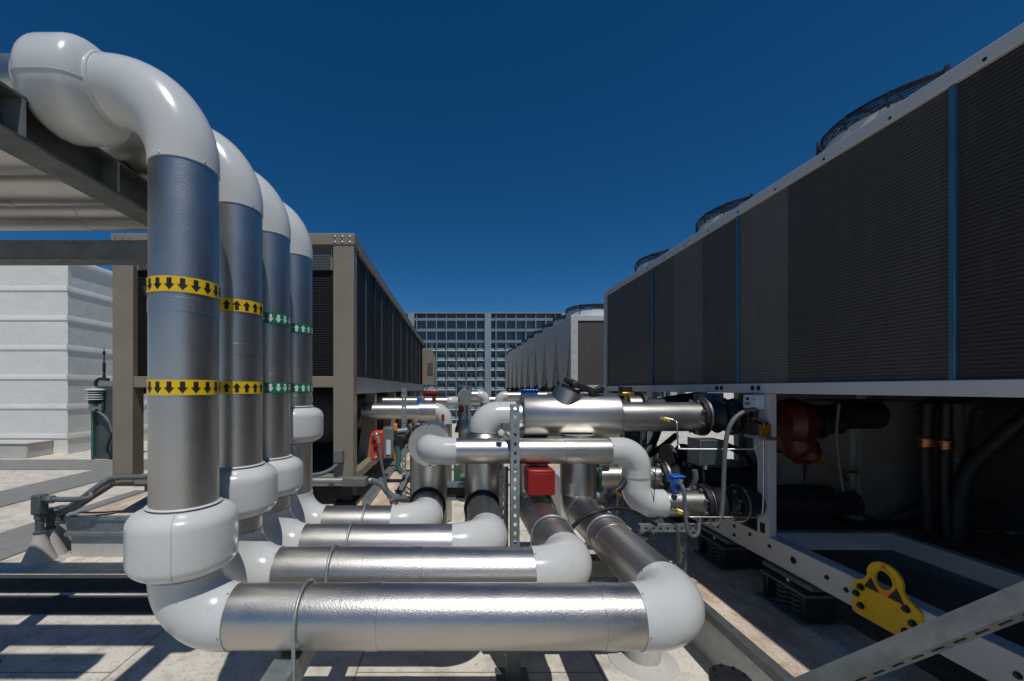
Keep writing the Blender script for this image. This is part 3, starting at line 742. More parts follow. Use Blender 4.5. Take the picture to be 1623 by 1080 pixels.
# ================================================================== NEAR WHITE CHILLER (right)
UX = 2.2
def white_fan(label, loc, grp):
    f = thing('condenser_fan', loc, label, 'fan', grp)
    o = Vector(loc)
    MB().lathe(o, (0, 0, 1), [(0, .47), (.0, .50), (.05, .47), (.20, .45), (.205, .425), (.0, .42), (0, .40)], 48).build('shroud', 'white', f)
    mb = MB()
    for zz, rr in ((.195, .462), (.208, .468), (.221, .470), (.234, .470), (.247, .468), (.260, .462), (.271, .45), (.278, .43), (.282, .405), (.285, .375), (.287, .34), (.288, .30), (.289, .25), (.29, .2), (.29, .14)):
        mb.ring(o + Vector((0, 0, zz)), (0, 0, 1), rr, .0042, 48, 6)
    for k in range(14):
        a = 2 * PI * k / 14; c_, s_ = math.cos(a), math.sin(a)
        mb.tube([o + Vector((c_ * q, s_ * q, h)) for q, h in ((.462, .18), (.473, .21), (.475, .24), (.466, .265), (.435, .282), (.36, .291), (.1, .296))], .006, 6)
    for k in range(4):
        a = 2 * PI * k / 4 + .9; c_, s_ = math.cos(a), math.sin(a)
        mb.obox(Matrix.Translation(o + Vector((c_ * .478, s_ * .478, .22))) @ Matrix.Rotation(a, 4, 'Z'), .01, .018, .12)
    mb.build('wire_guard', 'black_steel', f)
    mb = MB()
    for k in range(5):
        a = 2 * PI * k / 5
        mb.obox(Matrix.Translation(o) @ Matrix.Rotation(a, 4, 'Z') @ Matrix.Translation((.25, 0, .12)) @ Matrix.Rotation(R(25), 4, 'X'), .30, .16, .006)
    mb.cyl(o + Vector((0, 0, .05)), o + Vector((0, 0, .19)), .11, 24)
    mb.build('blades', 'gray_dark', f)
    return f
t = thing('air_cooled_chiller', (3.2, 2, RP), 'near white chiller with tall gray coil panels along the right', 'chiller')
Y0, Y1 = -3.7, 6.02
zr0, zr1, zt0, zt1 = E - .035, E + .037, E + 1.345, E + 1.415
MB().box(UX + .3, 4.1, Y0, Y1 - .12, zr0 + .02, zt0 + .04).build('core', 'dark', t)
MB().box(UX, UX + .30, Y0, Y1, zt0, zt1).box(UX + .3, 4.2, Y0, Y1, zt0 + .045, zt1 - .003).build('top_rail', 'white', t, .004)
MB().box(UX, UX + .28, Y0, Y1, zr0, zr1).build('bottom_rail', 'white', t, .004)
MB().box(UX - .004, UX + .06, Y1 - .08, Y1 + .004, zr0 - .12, zt1 - .004).build('corner_post', 'white', t, .004)
posts = [4.58, 3.20, 1.82, .44, -.94, -2.32]
for yy in posts:
    MB().box(UX + .006, UX + .05, yy - .0125, yy + .0125, zr1, zt0).build('coil_post', 'bluegray', t, .003)
bnds = [(5.94, 4.5925, 1), (4.5675, 4.145, 0), (4.145, 3.67, 2), (3.67, 3.2125, 3), (3.1875, 2.73, 4), (2.73, 1.8325, 5), (1.8075, .462, 6), (.418, -.918, 6), (-.962, -2.298, 5), (-2.342, -3.6, 5)]
for a_, b_, ci in bnds:
    MB().box(UX + .02, UX + .06, b_ + .0005, a_ - .0005, zr1, zt0).build('coil_panel', 'coil%d' % ci, t)
MB().box(UX + .28, 4.1, Y1 - .11, Y1 - .02, zr0 - .0, zt0 + .03).build('end_panel', 'coil1', t)
for k in range(26):
    MB().lathe((UX - .0, Y1 - .25 - k * .37, zt0 + .02), (-1, 0, 0), [(0, .008), (.004, .007), (.006, .003)], 8).build('screw', 'black_steel', t)
# lower frame
def cbeam(x_, s, ya, yb, z0, z1, name='base_beam'):
    return MB().box(x_, x_ + s * .012, ya, yb, z0, z1).box(x_ + s * .012, x_ + s * .09, ya, yb, z1 - .012, z1).box(x_ + s * .012, x_ + s * .09, ya, yb, z0, z0 + .012).build(name, 'white', t, .003)
bz0_, bz1_ = E - 1.205, E - 1.04
cbeam(UX, 1, Y0, Y1, bz0_, bz1_)
cbeam(4.1, -1, Y0, Y1, bz0_, bz1_)
MB().box(UX + .091, 3.19, 2.93, 2.99, E - 1.155, E - 1.035).build('cross_member', 'white', t, .003)
MB().box(3.13, 3.19, -1.6, 2.929, E - 1.155, E - 1.038).build('inner_beam', 'white', t, .003)
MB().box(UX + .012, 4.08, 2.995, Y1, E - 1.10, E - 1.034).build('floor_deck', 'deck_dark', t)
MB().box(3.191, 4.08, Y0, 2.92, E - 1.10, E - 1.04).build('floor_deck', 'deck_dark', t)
def hole(y, z, rr): return MB().lathe((UX - .0015, y, z), (-1, 0, 0), [(0, rr), (.001, rr * .96)], 20).build('bolt_hole', 'dark', t)
hole(2.66, E - 1.115, .024)
for y, dz in ((3.55, 1.075), (3.62, 1.13), (3.42, 1.075), (3.42, 1.15), (3.22, 1.08), (3.22, 1.15), (3.05, 1.085), (2.86, 1.10), (2.42, 1.115), (2.30, 1.13), (1.86, 1.16), (1.6, 1.12), (4.2, 1.1), (4.6, 1.1)):
    MB().bolt((UX - .0005, y, E - dz), (-1, 0, 0), .010, .008).build('bolt', 'black_steel', t)
# uprights between bottom rail and beam
for ya in (2.86, 4.55, 5.88):
    MB().prism([(0, 0), (.11, 0), (.11, .55), (.15, .62), (.15, 1.02 - .001 + .0), (0, 1.02)], (UX + .001, ya + .01, E - 1.058), (0, 1, 0), (0, 0, 1), (1, 0, 0), .055).build('upright', 'white', t, .003)
for ya in (-.2, -2.2):
    MB().box(UX + .001, UX + .056, ya, ya + .12, E - 1.04, zr0).build('upright', 'white', t, .003)
MB().box(UX - .002, UX + .0, 2.905, 2.95, E - 1.03, E - .96).build('upright_slot', 'dark', t)
for ya in (.2, 2, 4, 5.8): MB().box(4.02, 4.075, ya, ya + .1, E - 1.04, zr0).build('upright', 'white', t)
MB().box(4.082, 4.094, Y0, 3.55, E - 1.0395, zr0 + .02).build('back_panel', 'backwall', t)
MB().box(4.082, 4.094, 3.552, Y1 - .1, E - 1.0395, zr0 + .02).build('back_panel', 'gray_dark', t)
for y in (3.01, 3.42):
    for k in (0, .06): MB().bolt((UX - .0005, y - .045 + k, E + .003), (-1, 0, 0), .013, .006).build('bolt', 'black_steel', t)
# wire guard on the back panel
mb = MB()
for k in range(3):
    c_ = 3.28 - k * .09
    mb.tube([(4.06, c_, E - .98), (4.06, c_, E - .88), (4.06, c_ - .02, E - .85), (4.06, c_ - .07, E - .85), (4.06, c_ - .09, E - .88), (4.06, c_ - .09, E - .98)], .005, 6)
mb.build('wire_guard', 'black', t)
# inside: tank, pump, pipes, motor
tk = thing('buffer_tank', (3.25, 3.3, E - 1.03), 'dull stainless rounded tank inside the near white chiller', 'tank')
mb = MB(); prof = []
w_, d_, rr = .30, .24, .07
for cx_, cy_, a0 in ((w_ - rr, d_ - rr, 0), (-w_ + rr, d_ - rr, 90), (-w_ + rr, -d_ + rr, 180), (w_ - rr, -d_ + rr, 270)):
    for k in range(7): prof.append((cx_ + rr * math.cos(R(a0 + k * 15)), cy_ + rr * math.sin(R(a0 + k * 15))))
mb.prism(prof, (3.28, 3.30, E - .99), (1, 0, 0), (0, 1, 0), (0, 0, 1), .90); mb.build('shell', 'stainless', tk, .012)
mb = MB(); mb.tube(smooth_path([A(1356, 640, 3.06), A(1359, 700, 3.05), A(1357, 760, 3.06), A(1358, 826, 3.05)]), .006, 6); mb.build('wrap_seam', 'galv_dark', tk)
MB().box(3.0, 3.56, 3.08, 3.52, E - 1.03, E - .992).build('base', 'black_steel', tk)
pk = thing('circulation_pump', (2.6, 3.2, E - 1.03), 'red cast pump volute with black motor behind the white post', 'pump')
MB().lathe((2.52, 3.2, E - .27), (1, -.2, 0), [(0, .1), (.02, .17), (.10, .20), (.18, .17), (.22, .1), (.24, .05)], 32).build('volute', 'darkred', pk)
MB().lathe((2.735, 3.157, E - .27), (1, -.2, 0), [(0, .06), (.0, .085), (.04, .085), (.045, .115), (.075, .115), (.08, .08), (.2, .08), (.2, .05)], 32).build('suction_pipe', 'black_steel', pk)
MB().tube(smooth_path([(2.6, 3.18, E - .3), (2.63, 3.14, E - .43), (2.68, 3.12, E - .49), (2.72, 3.1, E - .52)]), [.12] * 12 + [.11] * 6 + [.08] * 6 + [.075], 24).build('outlet', 'darkred', pk)
MB().lathe((2.93, 3.1, E - .2), (1, 0, 0), [(0, .05), (0, .11), (.25, .11), (.3, .06)], 28).build('motor', 'black_steel', pk)
MB().lathe((2.73, 3.1, E - .52), (1, 0, 0), [(0, .05), (0, .05), (.03, .05), (.03, .02)], 18).build('plug', 'orange_dark', pk)
MB().box(2.52, 2.68, 3.15, 3.32, E - 1.03, E - .5).build('pedestal', 'gray', pk)
MB().box(2.88, 2.97, 3.0, 3.03, E - .62, E - .60).obox(Matrix.Translation((2.86, 3.01, E - .64)) @ Matrix.Rotation(R(50), 4, 'Y'), .09, .02, .016).build('drain_handle', 'brass', pk)
mk = thing('pump_motor', (2.65, 3.02, E - 1.03), 'black horizontal pump motor lying on the chiller floor deck', 'motor')
MB().lathe((2.42, 3.12, E - .85), (1, 0, 0), [(0, .04), (0, .10), (.02, .115), (.42, .115), (.46, .07), (.55, .06), (.55, .02)], 32).build('housing', 'black_steel', mk)
MB().box(2.50, 2.75, 3.05, 3.2, E - 1.03, E - .94).build('foot', 'black_steel', mk)
MB().box(2.55, 2.68, 3.0, 3.02, E - .88, E - .80).build('name_plate', 'orange_dark', mk)
MB().tube(smooth_path([(2.85, 3.02, E - .8), (3.0, 2.98, E - .93), (3.2, 2.97, E - 1.0), (3.4, 2.98, E - .92), (3.5, 3.0, E - .8)]), .012, 8).build('cable', 'black', mk)
def black_line(pts, rr, label, m='black'):
    o = MB().tube(smooth_path(pts), rr, 16).build('refrigerant_pipe', m); return tag(o, label, 'pipe')
black_line([A(1516, 640, 2.85), A(1517, 720, 2.85), A(1516, 820, 2.85), A(1514, 872, 2.85)], .065, 'thick black insulated vertical pipe right of the steel tank')
black_line([A(1522, 790, 2.75), A(1535, 745, 2.75), A(1575, 705, 2.7), A(1640, 650, 2.6)], .045, 'black insulated line curving up to the right edge under the rail')
black_line([A(1690, 636, 2.75), A(1600, 637, 2.78), A(1545, 640, 2.8), A(1528, 655, 2.82), A(1524, 690, 2.83)], .045, 'black insulated line bending down just below the chiller rail')
black_line([A(1470, 640, 2.9), A(1468, 680, 2.9), A(1466, 740, 2.9), A(1470, 840, 2.9)], .036, 'thin black riser with copper fitting in front of the steel tank')
black_line([A(1500, 640, 2.84), A(1498, 700, 2.84), A(1497, 760, 2.84), A(1500, 850, 2.84)], .03, 'thin black riser with copper fitting nearest the thick pipe')
for px, py, rr, D_ in ((1467, 702, .046, 2.9), (1498, 706, .040, 2.84)):
    o = MB().lathe(A(px, py + 9, D_), (0, 0, 1), [(0, rr * .85), (.01, rr), (.03, rr), (.035, rr * .85), (.05, rr * .85), (.055, rr), (.075, rr), (.085, rr * .85)], 20).build('copper_fitting', 'copper')
    tag(o, 'copper fitting on the thin black riser %s' % ('in front of the tank' if px < 1480 else 'beside the thick pipe'), 'fitting')
# fans
fl = ['nearest condenser fan with black wire guard on the near white chiller roof', 'middle condenser fan with wire guard on the near white chiller', 'far condenser fan at the end of the near white chiller']
f0 = white_fan(fl[0], (2.85, 2.50, zt1 - .02), 'fans on the near white chiller')
for k, yy in ((1, 3.90), (2, 5.30)):
    f = copy_tree(f0); f.location = (2.85, yy, zt1 - .02); f['label'] = fl[k]

# spring isolators under the beam
def isolator(yc, label):
    o = thing('spring_isolator', (UX + .05, yc, RP), label, 'isolator', 'spring isolators under the near white chiller beam')
    z0 = RP; z1 = bz0_ - .004
    MB().box(UX - .075, UX + .20, yc - .20, yc + .20, z0 + .002, z0 + .012).build('base_plate', 'galv_dull', o)
    for s in (-1, 1):
        MB().box(UX - .04, UX + .16, yc + s * .15 - .022, yc + s * .15 + .022, z0 + .012, z0 + .165).build('housing_post', 'black_steel', o, .006)
    MB().box(UX - .05, UX + .17, yc - .19, yc + .19, z0 + .165, z0 + .182).build('bridge_plate', 'galv_dark', o, .004)
    MB().box(UX - .03, UX + .15, yc - .21, yc + .19, z1 - .03, z1 - .002).build('top_plate', 'galv_dark', o, .003)
    MB().cyl((UX + .0, yc, z0 + .183), (UX + .0, yc, z1 - .031), .014, 10).build('leveling_bolt', 'steel', o)
    for yy in (yc - .062, yc + .062):
        pts = [(UX + .035 + .048 * math.cos(a * .42), yy + .048 * math.sin(a * .42), z0 + .016 + a * .0021) for a in range(0, 69)]
        MB().tube(pts, .0085, 8).build('spring', 'gray_dark', o)
    return o
isolator(2.70, 'nearer dark spring isolator below the white beam with the bolt hole')
isolator(3.46, 'farther dark spring isolator under the white beam behind the near one')
isolator(5.4, 'last spring isolator at the far end of the white beam')

# yellow lifting lug
t = thing('lifting_lug', (UX - .01, 2.09, bz0_), 'yellow bolted lifting lug with round eye on the white beam', 'lifting lug')
hc = (0, .0); out = [(-.165, -.075), (-.165, -.245), (.165, -.245), (.165, -.075), (.115, -.06), (.085, -.01)]
out = out + [(.088 * math.cos(R(a)), .088 * math.sin(R(a))) for a in range(10, 171, 10)] + [(-.085, -.01), (-.115, -.06)]
k_ = 72; ring_o = []
for i in range(k_):
    a = 2 * PI * i / k_; d = (math.cos(a), math.sin(a)); best = None
    for j in range(len(out)):
        (ax_, ay_), (bx_, by_) = out[j], out[(j + 1) % len(out)]
        ex, ey = bx_ - ax_, by_ - ay_; den = d[0] * ey - d[1] * ex
        if abs(den) < 1e-9: continue
        tt = (ax_ * ey - ay_ * ex) / den; ss = (ax_ * d[1] - ay_ * d[0]) / den
        if tt > 0 and -1e-6 <= ss <= 1 + 1e-6 and (best is None or tt > best): best = tt
    ring_o.append((d[0] * best, d[1] * best))
LY, LZ = 2.085, E - .975
def lugplate(rin, outer, xa, xb, mi=0, mbx=None):
    mb = mbx or MB(); n_ = len(outer); vs = []
    for xx in (xa, xb):
        for i in range(n_): vs.append((xx, LY - outer[i][0], LZ + outer[i][1]))
        for i in range(n_):
            a = 2 * PI * i / n_; vs.append((xx, LY - rin * math.cos(a), LZ + rin * math.sin(a)))
    fs = []
    for i in range(n_):
        j = (i + 1) % n_
        fs += [(i, j, n_ + j, n_ + i), (2 * n_ + i, 3 * n_ + i, 3 * n_ + j, 2 * n_ + j), (i, 2 * n_ + i, 2 * n_ + j, j), (n_ + i, n_ + j, 3 * n_ + j, 3 * n_ + i)]
    return mb.add(vs, fs, mi)
lugplate(.046, ring_o, UX - .017, UX - .002).build('plate', 'yellow', t, .0015)
lugplate(.046, [(.054 * math.cos(2 * PI * i / 40), .054 * math.sin(2 * PI * i / 40)) for i in range(40)], UX - .021, UX - .0175).build('eye_ring', 'yellow', t)
def tri(scale, dz): return [(.0 * scale, .078 * scale + dz), (.095 * scale, -.088 * scale + dz), (-.095 * scale, -.088 * scale + dz)]
st_o = []
for pa in (0, 1, 2):
    pass
mb = MB()
def clip_tri(poly, rin, x_, mi):
    n_ = 60; pts = []
    for i in range(n_):
        a = 2 * PI * i / n_; d = (math.cos(a), math.sin(a)); best = None
        for j in range(3):
            (ax_, ay_), (bx_, by_) = poly[j], poly[(j + 1) % 3]
            ex, ey = bx_ - ax_, by_ - ay_; den = d[0] * ey - d[1] * ex
            if abs(den) < 1e-9: continue
            tt = (ax_ * ey - ay_ * ex) / den; ss = (ax_ * d[1] - ay_ * d[0]) / den
            if tt > 0 and -1e-6 <= ss <= 1 + 1e-6: best = tt
        best = max(best or 0, rin + .0005); pts.append((d[0] * best, d[1] * best))
    lugplate(rin, pts, x_, x_ + .0006, mi, mb)
clip_tri([(0, .090), (.10, -.078), (-.10, -.078)], .055, UX - .0182, 0)
mb.build('warning_sticker', 'sticker', t)
for s in (-1, 1):
    MB().add([(UX - .0184, LY + s * .098, LZ - .077), (UX - .0184, LY + s * .018, LZ - .077), (UX - .0184, LY + s * .064, LZ - .012)], [(0, 1, 2)]).build('sticker_mark', 'ink', t)
MB().add([(UX - .0184, LY + .007, LZ + .064), (UX - .0184, LY - .007, LZ + .064), (UX - .0184, LY, LZ + .075)], [(0, 1, 2)]).build('sticker_mark', 'ink', t)
for dy, dz in ((.115, -.09), (.14, -.135), (.115, -.19), (-.105, -.09), (-.135, -.145), (-.105, -.2)):
    MB().bolt((UX - .0175, LY + dy, LZ + dz), (-1, 0, 0), .013, .012).build('bolt', 'black_steel', t)

# controls hanging below the bottom rail
t = thing('control_box', (UX - .03, 3.0, E - .15), 'small white controller box with display on the white post', 'control box')
MB().box(UX - .06, UX - .003, 2.90, 3.04, E - .145, E - .045).build('housing', 'screenlight', t, .006)
MB().box(UX - .0612, UX - .0602, 2.975, 3.01, E - .085, E - .065).build('display', 'ink', t)
MB().box(UX - .0612, UX - .0602, 2.91, 2.95, E - .08, E - .075).box(UX - .0612, UX - .0602, 2.965, 3.02, E - .12, E - .10).build('markings', 'gray', t)
for k in range(3): MB().tube(smooth_path([(UX - .04, 2.91 + k * .018, E - .145), (UX - .045, 2.91 + k * .018, E - .19), (UX - .05, 2.905 + k * .018, E - .24)]), .005, 8).build('cable', 'black', t)
t = thing('flow_switch', (UX - .05, 2.9, E - .36), 'black and orange flow switch on a steel clip on the white post', 'switch')
MB().box(UX - .085, UX - .004, 2.86, 2.98, E - .33, E - .235).build('body', 'black', t, .006)
MB().box(UX - .08, UX - .004, 2.84, 2.859, E - .34, E - .25).build('side_plate', 'orange_dark', t, .003)
MB().tube(smooth_path([(UX - .06, 2.93, E - .235), (UX - .07, 2.93, E - .21), (UX - .07, 2.86, E - .215), (UX - .07, 2.82, E - .24), (UX - .07, 2.83, E - .275)]), .006, 8).build('loop_wire', 'orange_dark', t)
MB().box(UX - .07, UX - .002, 2.80, 3.02, E - .355, E - .333).build('clip', 'steel', t)
t = thing('control_box', (UX - .03, 3.5, E - .2), 'gray control box on a bracket above the upper black flange', 'control box')
MB().box(UX - .09, UX - .015, 3.46, 3.62, E - .165, E - .045).build('housing', 'gray', t, .006)
MB().box(UX - .015, UX + .0, 3.35, 3.62, E - .24, E - .037).build('bracket', 'bluegray', t)
MB().box(UX - .092, UX - .0905, 3.53, 3.58, E - .09, E - .065).build('display', 'ink', t)
t = thing('electrical_box', (1.9, 3.15, E - .57), 'blank gray green electrical box between the two black flanges', 'electrical box')
MB().box(1.84, 2.02, 3.06, 3.22, E - .575, E - .385).build('housing', 'cabinet', t, .006)
MB().box(1.832, 1.839, 3.055, 3.225, E - .58, E - .38).build('door', 'gray', t, .002)
MB().cyl((1.9, 3.1, E - .575), (1.9, 3.1, E - .61), .02, 12).build('connector', 'steel', t)
def hose(pts, rr, label, m='conduit', cat='conduit', name='flexible_conduit'):
    o = MB().tube(smooth_path(pts), rr, 14).build(name, m); return tag(o, label, cat)
hose([A(1198, 649, 2.84), A(1187, 650, 2.84), A(1168, 660, 2.83), A(1155, 680, 2.82), A(1149, 715, 2.82), A(1146, 780, 2.82), A(1142, 822, 2.82), A(1133, 833, 2.83), A(1125, 825, 2.84)], .0145,
     'long gray flexible conduit looping down from the white controller box')
hose([A(1128, 650, 3.45), A(1146, 640, 3.42), A(1159, 650, 3.38), A(1162, 668, 3.35), A(1158, 690, 3.35)], .022, 'short bluish conduit arching behind the upper rubber joint', 'bluegray')
hose([A(1080, 768, 2.80), A(1084, 780, 2.78), A(1086, 810, 2.78), A(1089, 838, 2.78), A(1098, 850, 2.78), A(1106, 845, 2.78), A(1108, 828, 2.8)], .013, 'gray flexible conduit dropping from the blue actuator')
hose([A(1101, 745, 3.08), A(1102, 760, 3.08), A(1095, 775, 3.1), A(1086, 780, 3.1)], .02, 'short gray conduit below the blank electrical box')
def sense(pts, label, rr=.006):
    return tag(MB().tube(pts, rr, 10).build('sensing_tube', 'steel'), label, 'tube')
sense(smooth_path([A(1055, 663, 3.1), A(1067, 666, 3.08), A(1073, 672, 3.05), A(1074, 700, 3.02), A(1077, 709, 3.0), A(1085, 712, 2.98), A(1190, 712, 2.84), A(1197, 709, 2.83), A(1200, 700, 2.83), A(1200, 690, 2.84)], 6), 'thin steel sensing tube running from the upper pipe to the switch')
sense(smooth_path([A(1075, 808, 2.86), A(1085, 813, 2.84), A(1092, 819, 2.83), A(1110, 820, 2.82), A(1195, 820, 2.80), A(1205, 817, 2.80), A(1209, 808, 2.80), A(1210, 760, 2.82), A(1210, 692, 2.84)], 6), 'thin steel sensing tube from the lower pipe up the white post')
def tap(p, label):
    t = thing('gauge_tap', p, label, 'valve'); p = Vector(p)
    MB().cyl(p, p + Vector((.035, -.01, -.008)), .014, 10).build('body', 'brass', t)
    MB().lathe(p + Vector((-.03, 0, .008)), (1, -.2, -.2), [(0, .014), (.03, .014), (.03, .006)], 6).build('nut', 'steel', t)
    m_ = Matrix.Translation(p + Vector((.01, -.02, -.01))) @ Matrix.Rotation(R(20), 4, 'Y')
    MB().obox(m_, .05, .008, .02).build('handle', 'tape_y', t)
tap(A(1052, 663, 3.13), 'yellow handled tap on the front of the upper jacketed pipe')
tap(A(1071, 808, 2.87), 'yellow handled tap on the lower pipe before its flange')
t = thing('valve_actuator', A(1072, 775, 2.9), 'blue actuator head on top of the lower pipe by its flange', 'actuator')
D = 2.95
MB().box(X(1062, D), X(1079, D), D - .05, D + .05, Z(766, D), Z(756, D)).build('head', 'blue', t, .012)
MB().box(X(1061, D), X(1081, D), D - .055, D + .04, Z(755.6, D), Z(752.5, D)).build('lid', 'blue', t, .006)
MB().cyl((X(1070, D), D, Z(780, D)), (X(1070, D), D, Z(766, D)), .025, 14).build('stem', 'blue', t)
MB().cyl(A(1077, 768, 2.86), A(1080, 760, 2.86), .02, 12).build('conduit_elbow', 'steel', t)
# mixed small valve gear behind the drop elbow
t = thing('butterfly_valve', A(1050, 735, 3.6), 'dark bolted valve body with brass gear behind the drop elbow', 'valve')
MB().lathe(A(1056, 730, 3.7), (1, 0, 0), [(0, .06), (0, .15), (.03, .15), (.05, .11), (.12, .11), (.14, .15), (.17, .15), (.17, .06)], 32).build('body', 'black', t)
MB().cyl(A(1061, 735, 3.5), A(1061, 745, 3.5), .03, 10).build('gear', 'brass', t)
t = thing('butterfly_valve', A(983, 775, 3.0), 'black hand valve with orange grip beside the white drop elbow', 'valve')
MB().tube(smooth_path([A(960, 790, 2.9), A(972, 782, 2.88), A(984, 772, 2.9), A(990, 762, 2.95)]), .022, 12).build('body', 'black', t)
MB().obox(Matrix.Translation(A(980, 783, 2.82)) @ Matrix.Rotation(R(35), 4, 'Y'), .055, .016, .02).build('grip', 'brass', t)
hose([A(905, 838, 2.62), A(925, 820, 2.62), A(945, 812, 2.62), A(975, 806, 2.66), A(1005, 812, 2.72), A(1040, 832, 2.8)], .013, 'black rubber cable laid over the nearest long pipe', 'black', 'cable', 'cable')
hose([A(868, 782, 3.0), A(876, 800, 2.98), A(884, 820, 2.9), A(895, 838, 2.8)], .014, 'thin black cable hanging right of the red box', 'black', 'cable', 'cable')
o = tag(strut('strut_rail', A(1015, 838, 2.85), A(1105, 838, 2.85), .05, .04, (0, -1, 0), 'galv', None, .05, .02), 'short galvanized arm under the lower pipe elbow', 'strut')
o = tag(strut('strut_brace', A(1015, 858, 2.8), A(1052, 826, 2.9), .05, .04, (0, -1, 0), 'galv_dark', None, .05, .0), 'dark brace slanting under the lower pipe elbow', 'strut')
MB_ = strut('strut_post', (1.62, 2.9, RP), (1.62, 2.9, E - .98), .05, .04, (0, -1, 0), 'galv_dark', None, .05, .02); tag(MB_, 'short slotted leg under the lower pipe before the flange', 'strut')

# ================================================================== red and gray actuator by the disc
D = 3.35
t = thing('valve_actuator', A(605, 730, D), 'orange red actuator with gray cover and orange yoke left of the disc', 'actuator')
MB().prism([(0, 0), (.105, 0), (.105, .235), (.02, .235), (.0, .215)], A(587, 730, D), (1, 0, 0), (0, 0, 1), (0, 1, 0), .14).build('housing', 'redor', t, .008)
MB().box(X(607, D), X(624, D), D - .02, D + .14, Z(727, D), Z(678, D)).build('gray_cover', 'gray', t, .01)
MB().box(X(613, D), X(620, D), D - .026, D - .021, Z(720, D), Z(697, D)).build('position_plate', 'screenlight', t)
for dz in (700, 712): MB().lathe(A(594, dz, D - .001), (0, -1, 0), [(0, .012), (.006, .012), (.007, .008)], 14).build('port', 'black', t)
MB().lathe(A(595, 724, D - .001), (0, -1, 0), [(0, .016), (.012, .015), (.014, .008)], 14).build('plug', 'steel', t)
MB().tube(smooth_path([A(591, 689, D - .02), A(596, 688, D - .05), A(600, 694, D - .05), A(601, 701, D - .04)]), .014, 12).build('conduit_elbow', 'steel', t)
MB().tube(smooth_path([A(601, 701, D - .04), A(603, 725, D - .05), A(609, 755, D - .05), A(616, 790, D - .06)]), .012, 12).build('conduit', 'conduit', t)
MB().box(X(624, D), X(629, D), D - .0, D + .05, Z(684, D), Z(672, D)).box(X(624, D), X(631, D), D, D + .05, Z(729, D), Z(712, D)).build('yoke', 'orange', t, .006)
MB().cyl(A(625, 700, D + .05), A(645, 694, D + .05), .05, 20).box(X(626, D), X(640, D), D, D + .1, Z(712, D), Z(690, D)).build('gear_body', 'black', t, .01)
MB().cyl(A(630, 684, D + .05), A(646, 682, D + .05), .022, 12).build('shaft', 'galv', t)
MB().tube(smooth_path([A(629, 708, D), A(632, 725, D), A(631, 740, D), A(637, 750, D)]), .022, 10).build('handle', 'green', t)
t = thing('pipe_brace', A(625, 770, 3.4), 'sloped galvanized brace between the platform and the rear riser', 'strut')
strut('rail', A(622, 798, 3.35), A(648, 748, 3.6), .05, .04, (-.3, -1, .2), 'galv_dark', t, .05, .0)
hose([A(618, 795, 3.3), A(630, 791, 3.3), A(648, 791, 3.25)], .02, 'gray conduit elbow meeting the rear riser foot', 'conduit')
t = thing('isolation_valve', A(728, 740, 3.7), 'green valve handles between the two rear risers', 'valve')
MB().box(X(719, 3.7), X(727, 3.7), 3.68, 3.72, Z(763, 3.7), Z(737, 3.7)).build('handle', 'green', t, .006)
MB().lathe(A(729, 757, 3.72), (1, 0, 0), [(0, .04), (.05, .045), (.06, .02)], 18).build('body', 'green', t)
t = thing('isolation_valve', A(802, 755, 3.6), 'small green valve between the riser and the perforated strut', 'valve')
MB().lathe(A(799, 757, 3.5), (0, 0, 1), [(0, .025), (.02, .035), (.05, .035), (.07, .02)], 18).build('body', 'green', t)
MB().cyl(A(801, 740, 3.5), A(801, 752, 3.5), .012, 10).build('stem', 'steel', t)
t = thing('support_channel', A(720, 780, 3.55), 'dark channel bridging the gap between the two rear risers', 'channel')
MB().box(X(706, 3.5), X(738, 3.5), 3.5, 3.6, Z(788, 3.5), Z(772, 3.5)).build('web', 'black_steel', t)
MB().box(X(704, 3.5), X(740, 3.5), 3.47, 3.6, Z(771.6, 3.5), Z(767, 3.5)).box(X(704, 3.5), X(738, 3.5), 3.47, 3.6, Z(792, 3.5), Z(788.4, 3.5)).build('lip', 'galv', t)

# ================================================================== FARTHER PIPEWORK between the chillers
def far_run(pts, rr, rad, label, grp='farther pipes between the chillers'):
    t = thing('insulated_pipe', pts[0], label, 'pipe', grp); run(t, pts, rr, rad, .03, lip=.006); return t
D = 5.6
t = far_run([(-1.25, D, E - .31), (-.14, D, E - .31), (-.14, D, .02)], .108, [.14], 'far jacketed pipe with white elbow and red label beside the beige chiller')
MB().tube([(-.47, D, E - .31), (-.25, D, E - .31)], .128, 40).build('jacket_sleeve', 'jacket', t)
MB().box(X(700.5, D), X(704.5, D), D - .132, D - .118, Z(667, D), Z(656, D)).build('red_label', 'red', t)
MB().box(X(661, D), X(669, D), D - .04, D + .06, E - .205, E - .12).build('blue_box', 'blue', t, .006)
D = 6.6
t = far_run([(.165, D, .02), (.165, D, E - .12), (.165, D - .35, E - .12)], .10, [.12], 'far jacketed riser with a white round cap in the middle')
MB().lathe((.165, D, E - .22), (0, 0, 1), [(0, .101), (.16, .12), (.24, .12), (.28, .05)], 32).build('cap_jacket', 'jacket', t)
MB().box(X(731, D), X(735, D), D - .112, D - .101, Z(653, D), Z(644, D)).build('red_label', 'red', t)
MB().lathe((.165, D, E - .7), (0, 0, 1), [(0, .16), (.06, .15), (.2, .102)], 32).build('reducer', 'jacket', t)
D = 7.2
far_run([(.2, D, E - .12), (.54, D, E - .12), (.54, D, .02)], .08, [.1], 'far slim jacketed pipe ending in a white elbow left of centre')
far_run([(.76, D - .3, .02), (.76, D - .3, E - .13), (2.4, D - .3, E - .13)], .075, [.1], 'far slim jacketed pipe leading right from a white elbow')
D = 6.3
far_run([(-1.3, D, E - .2), (.02, D, E - .2), (.02, D + 1.2, E - .2)], .065, [.1], 'far thin bright pipe lying behind the red valve plate')
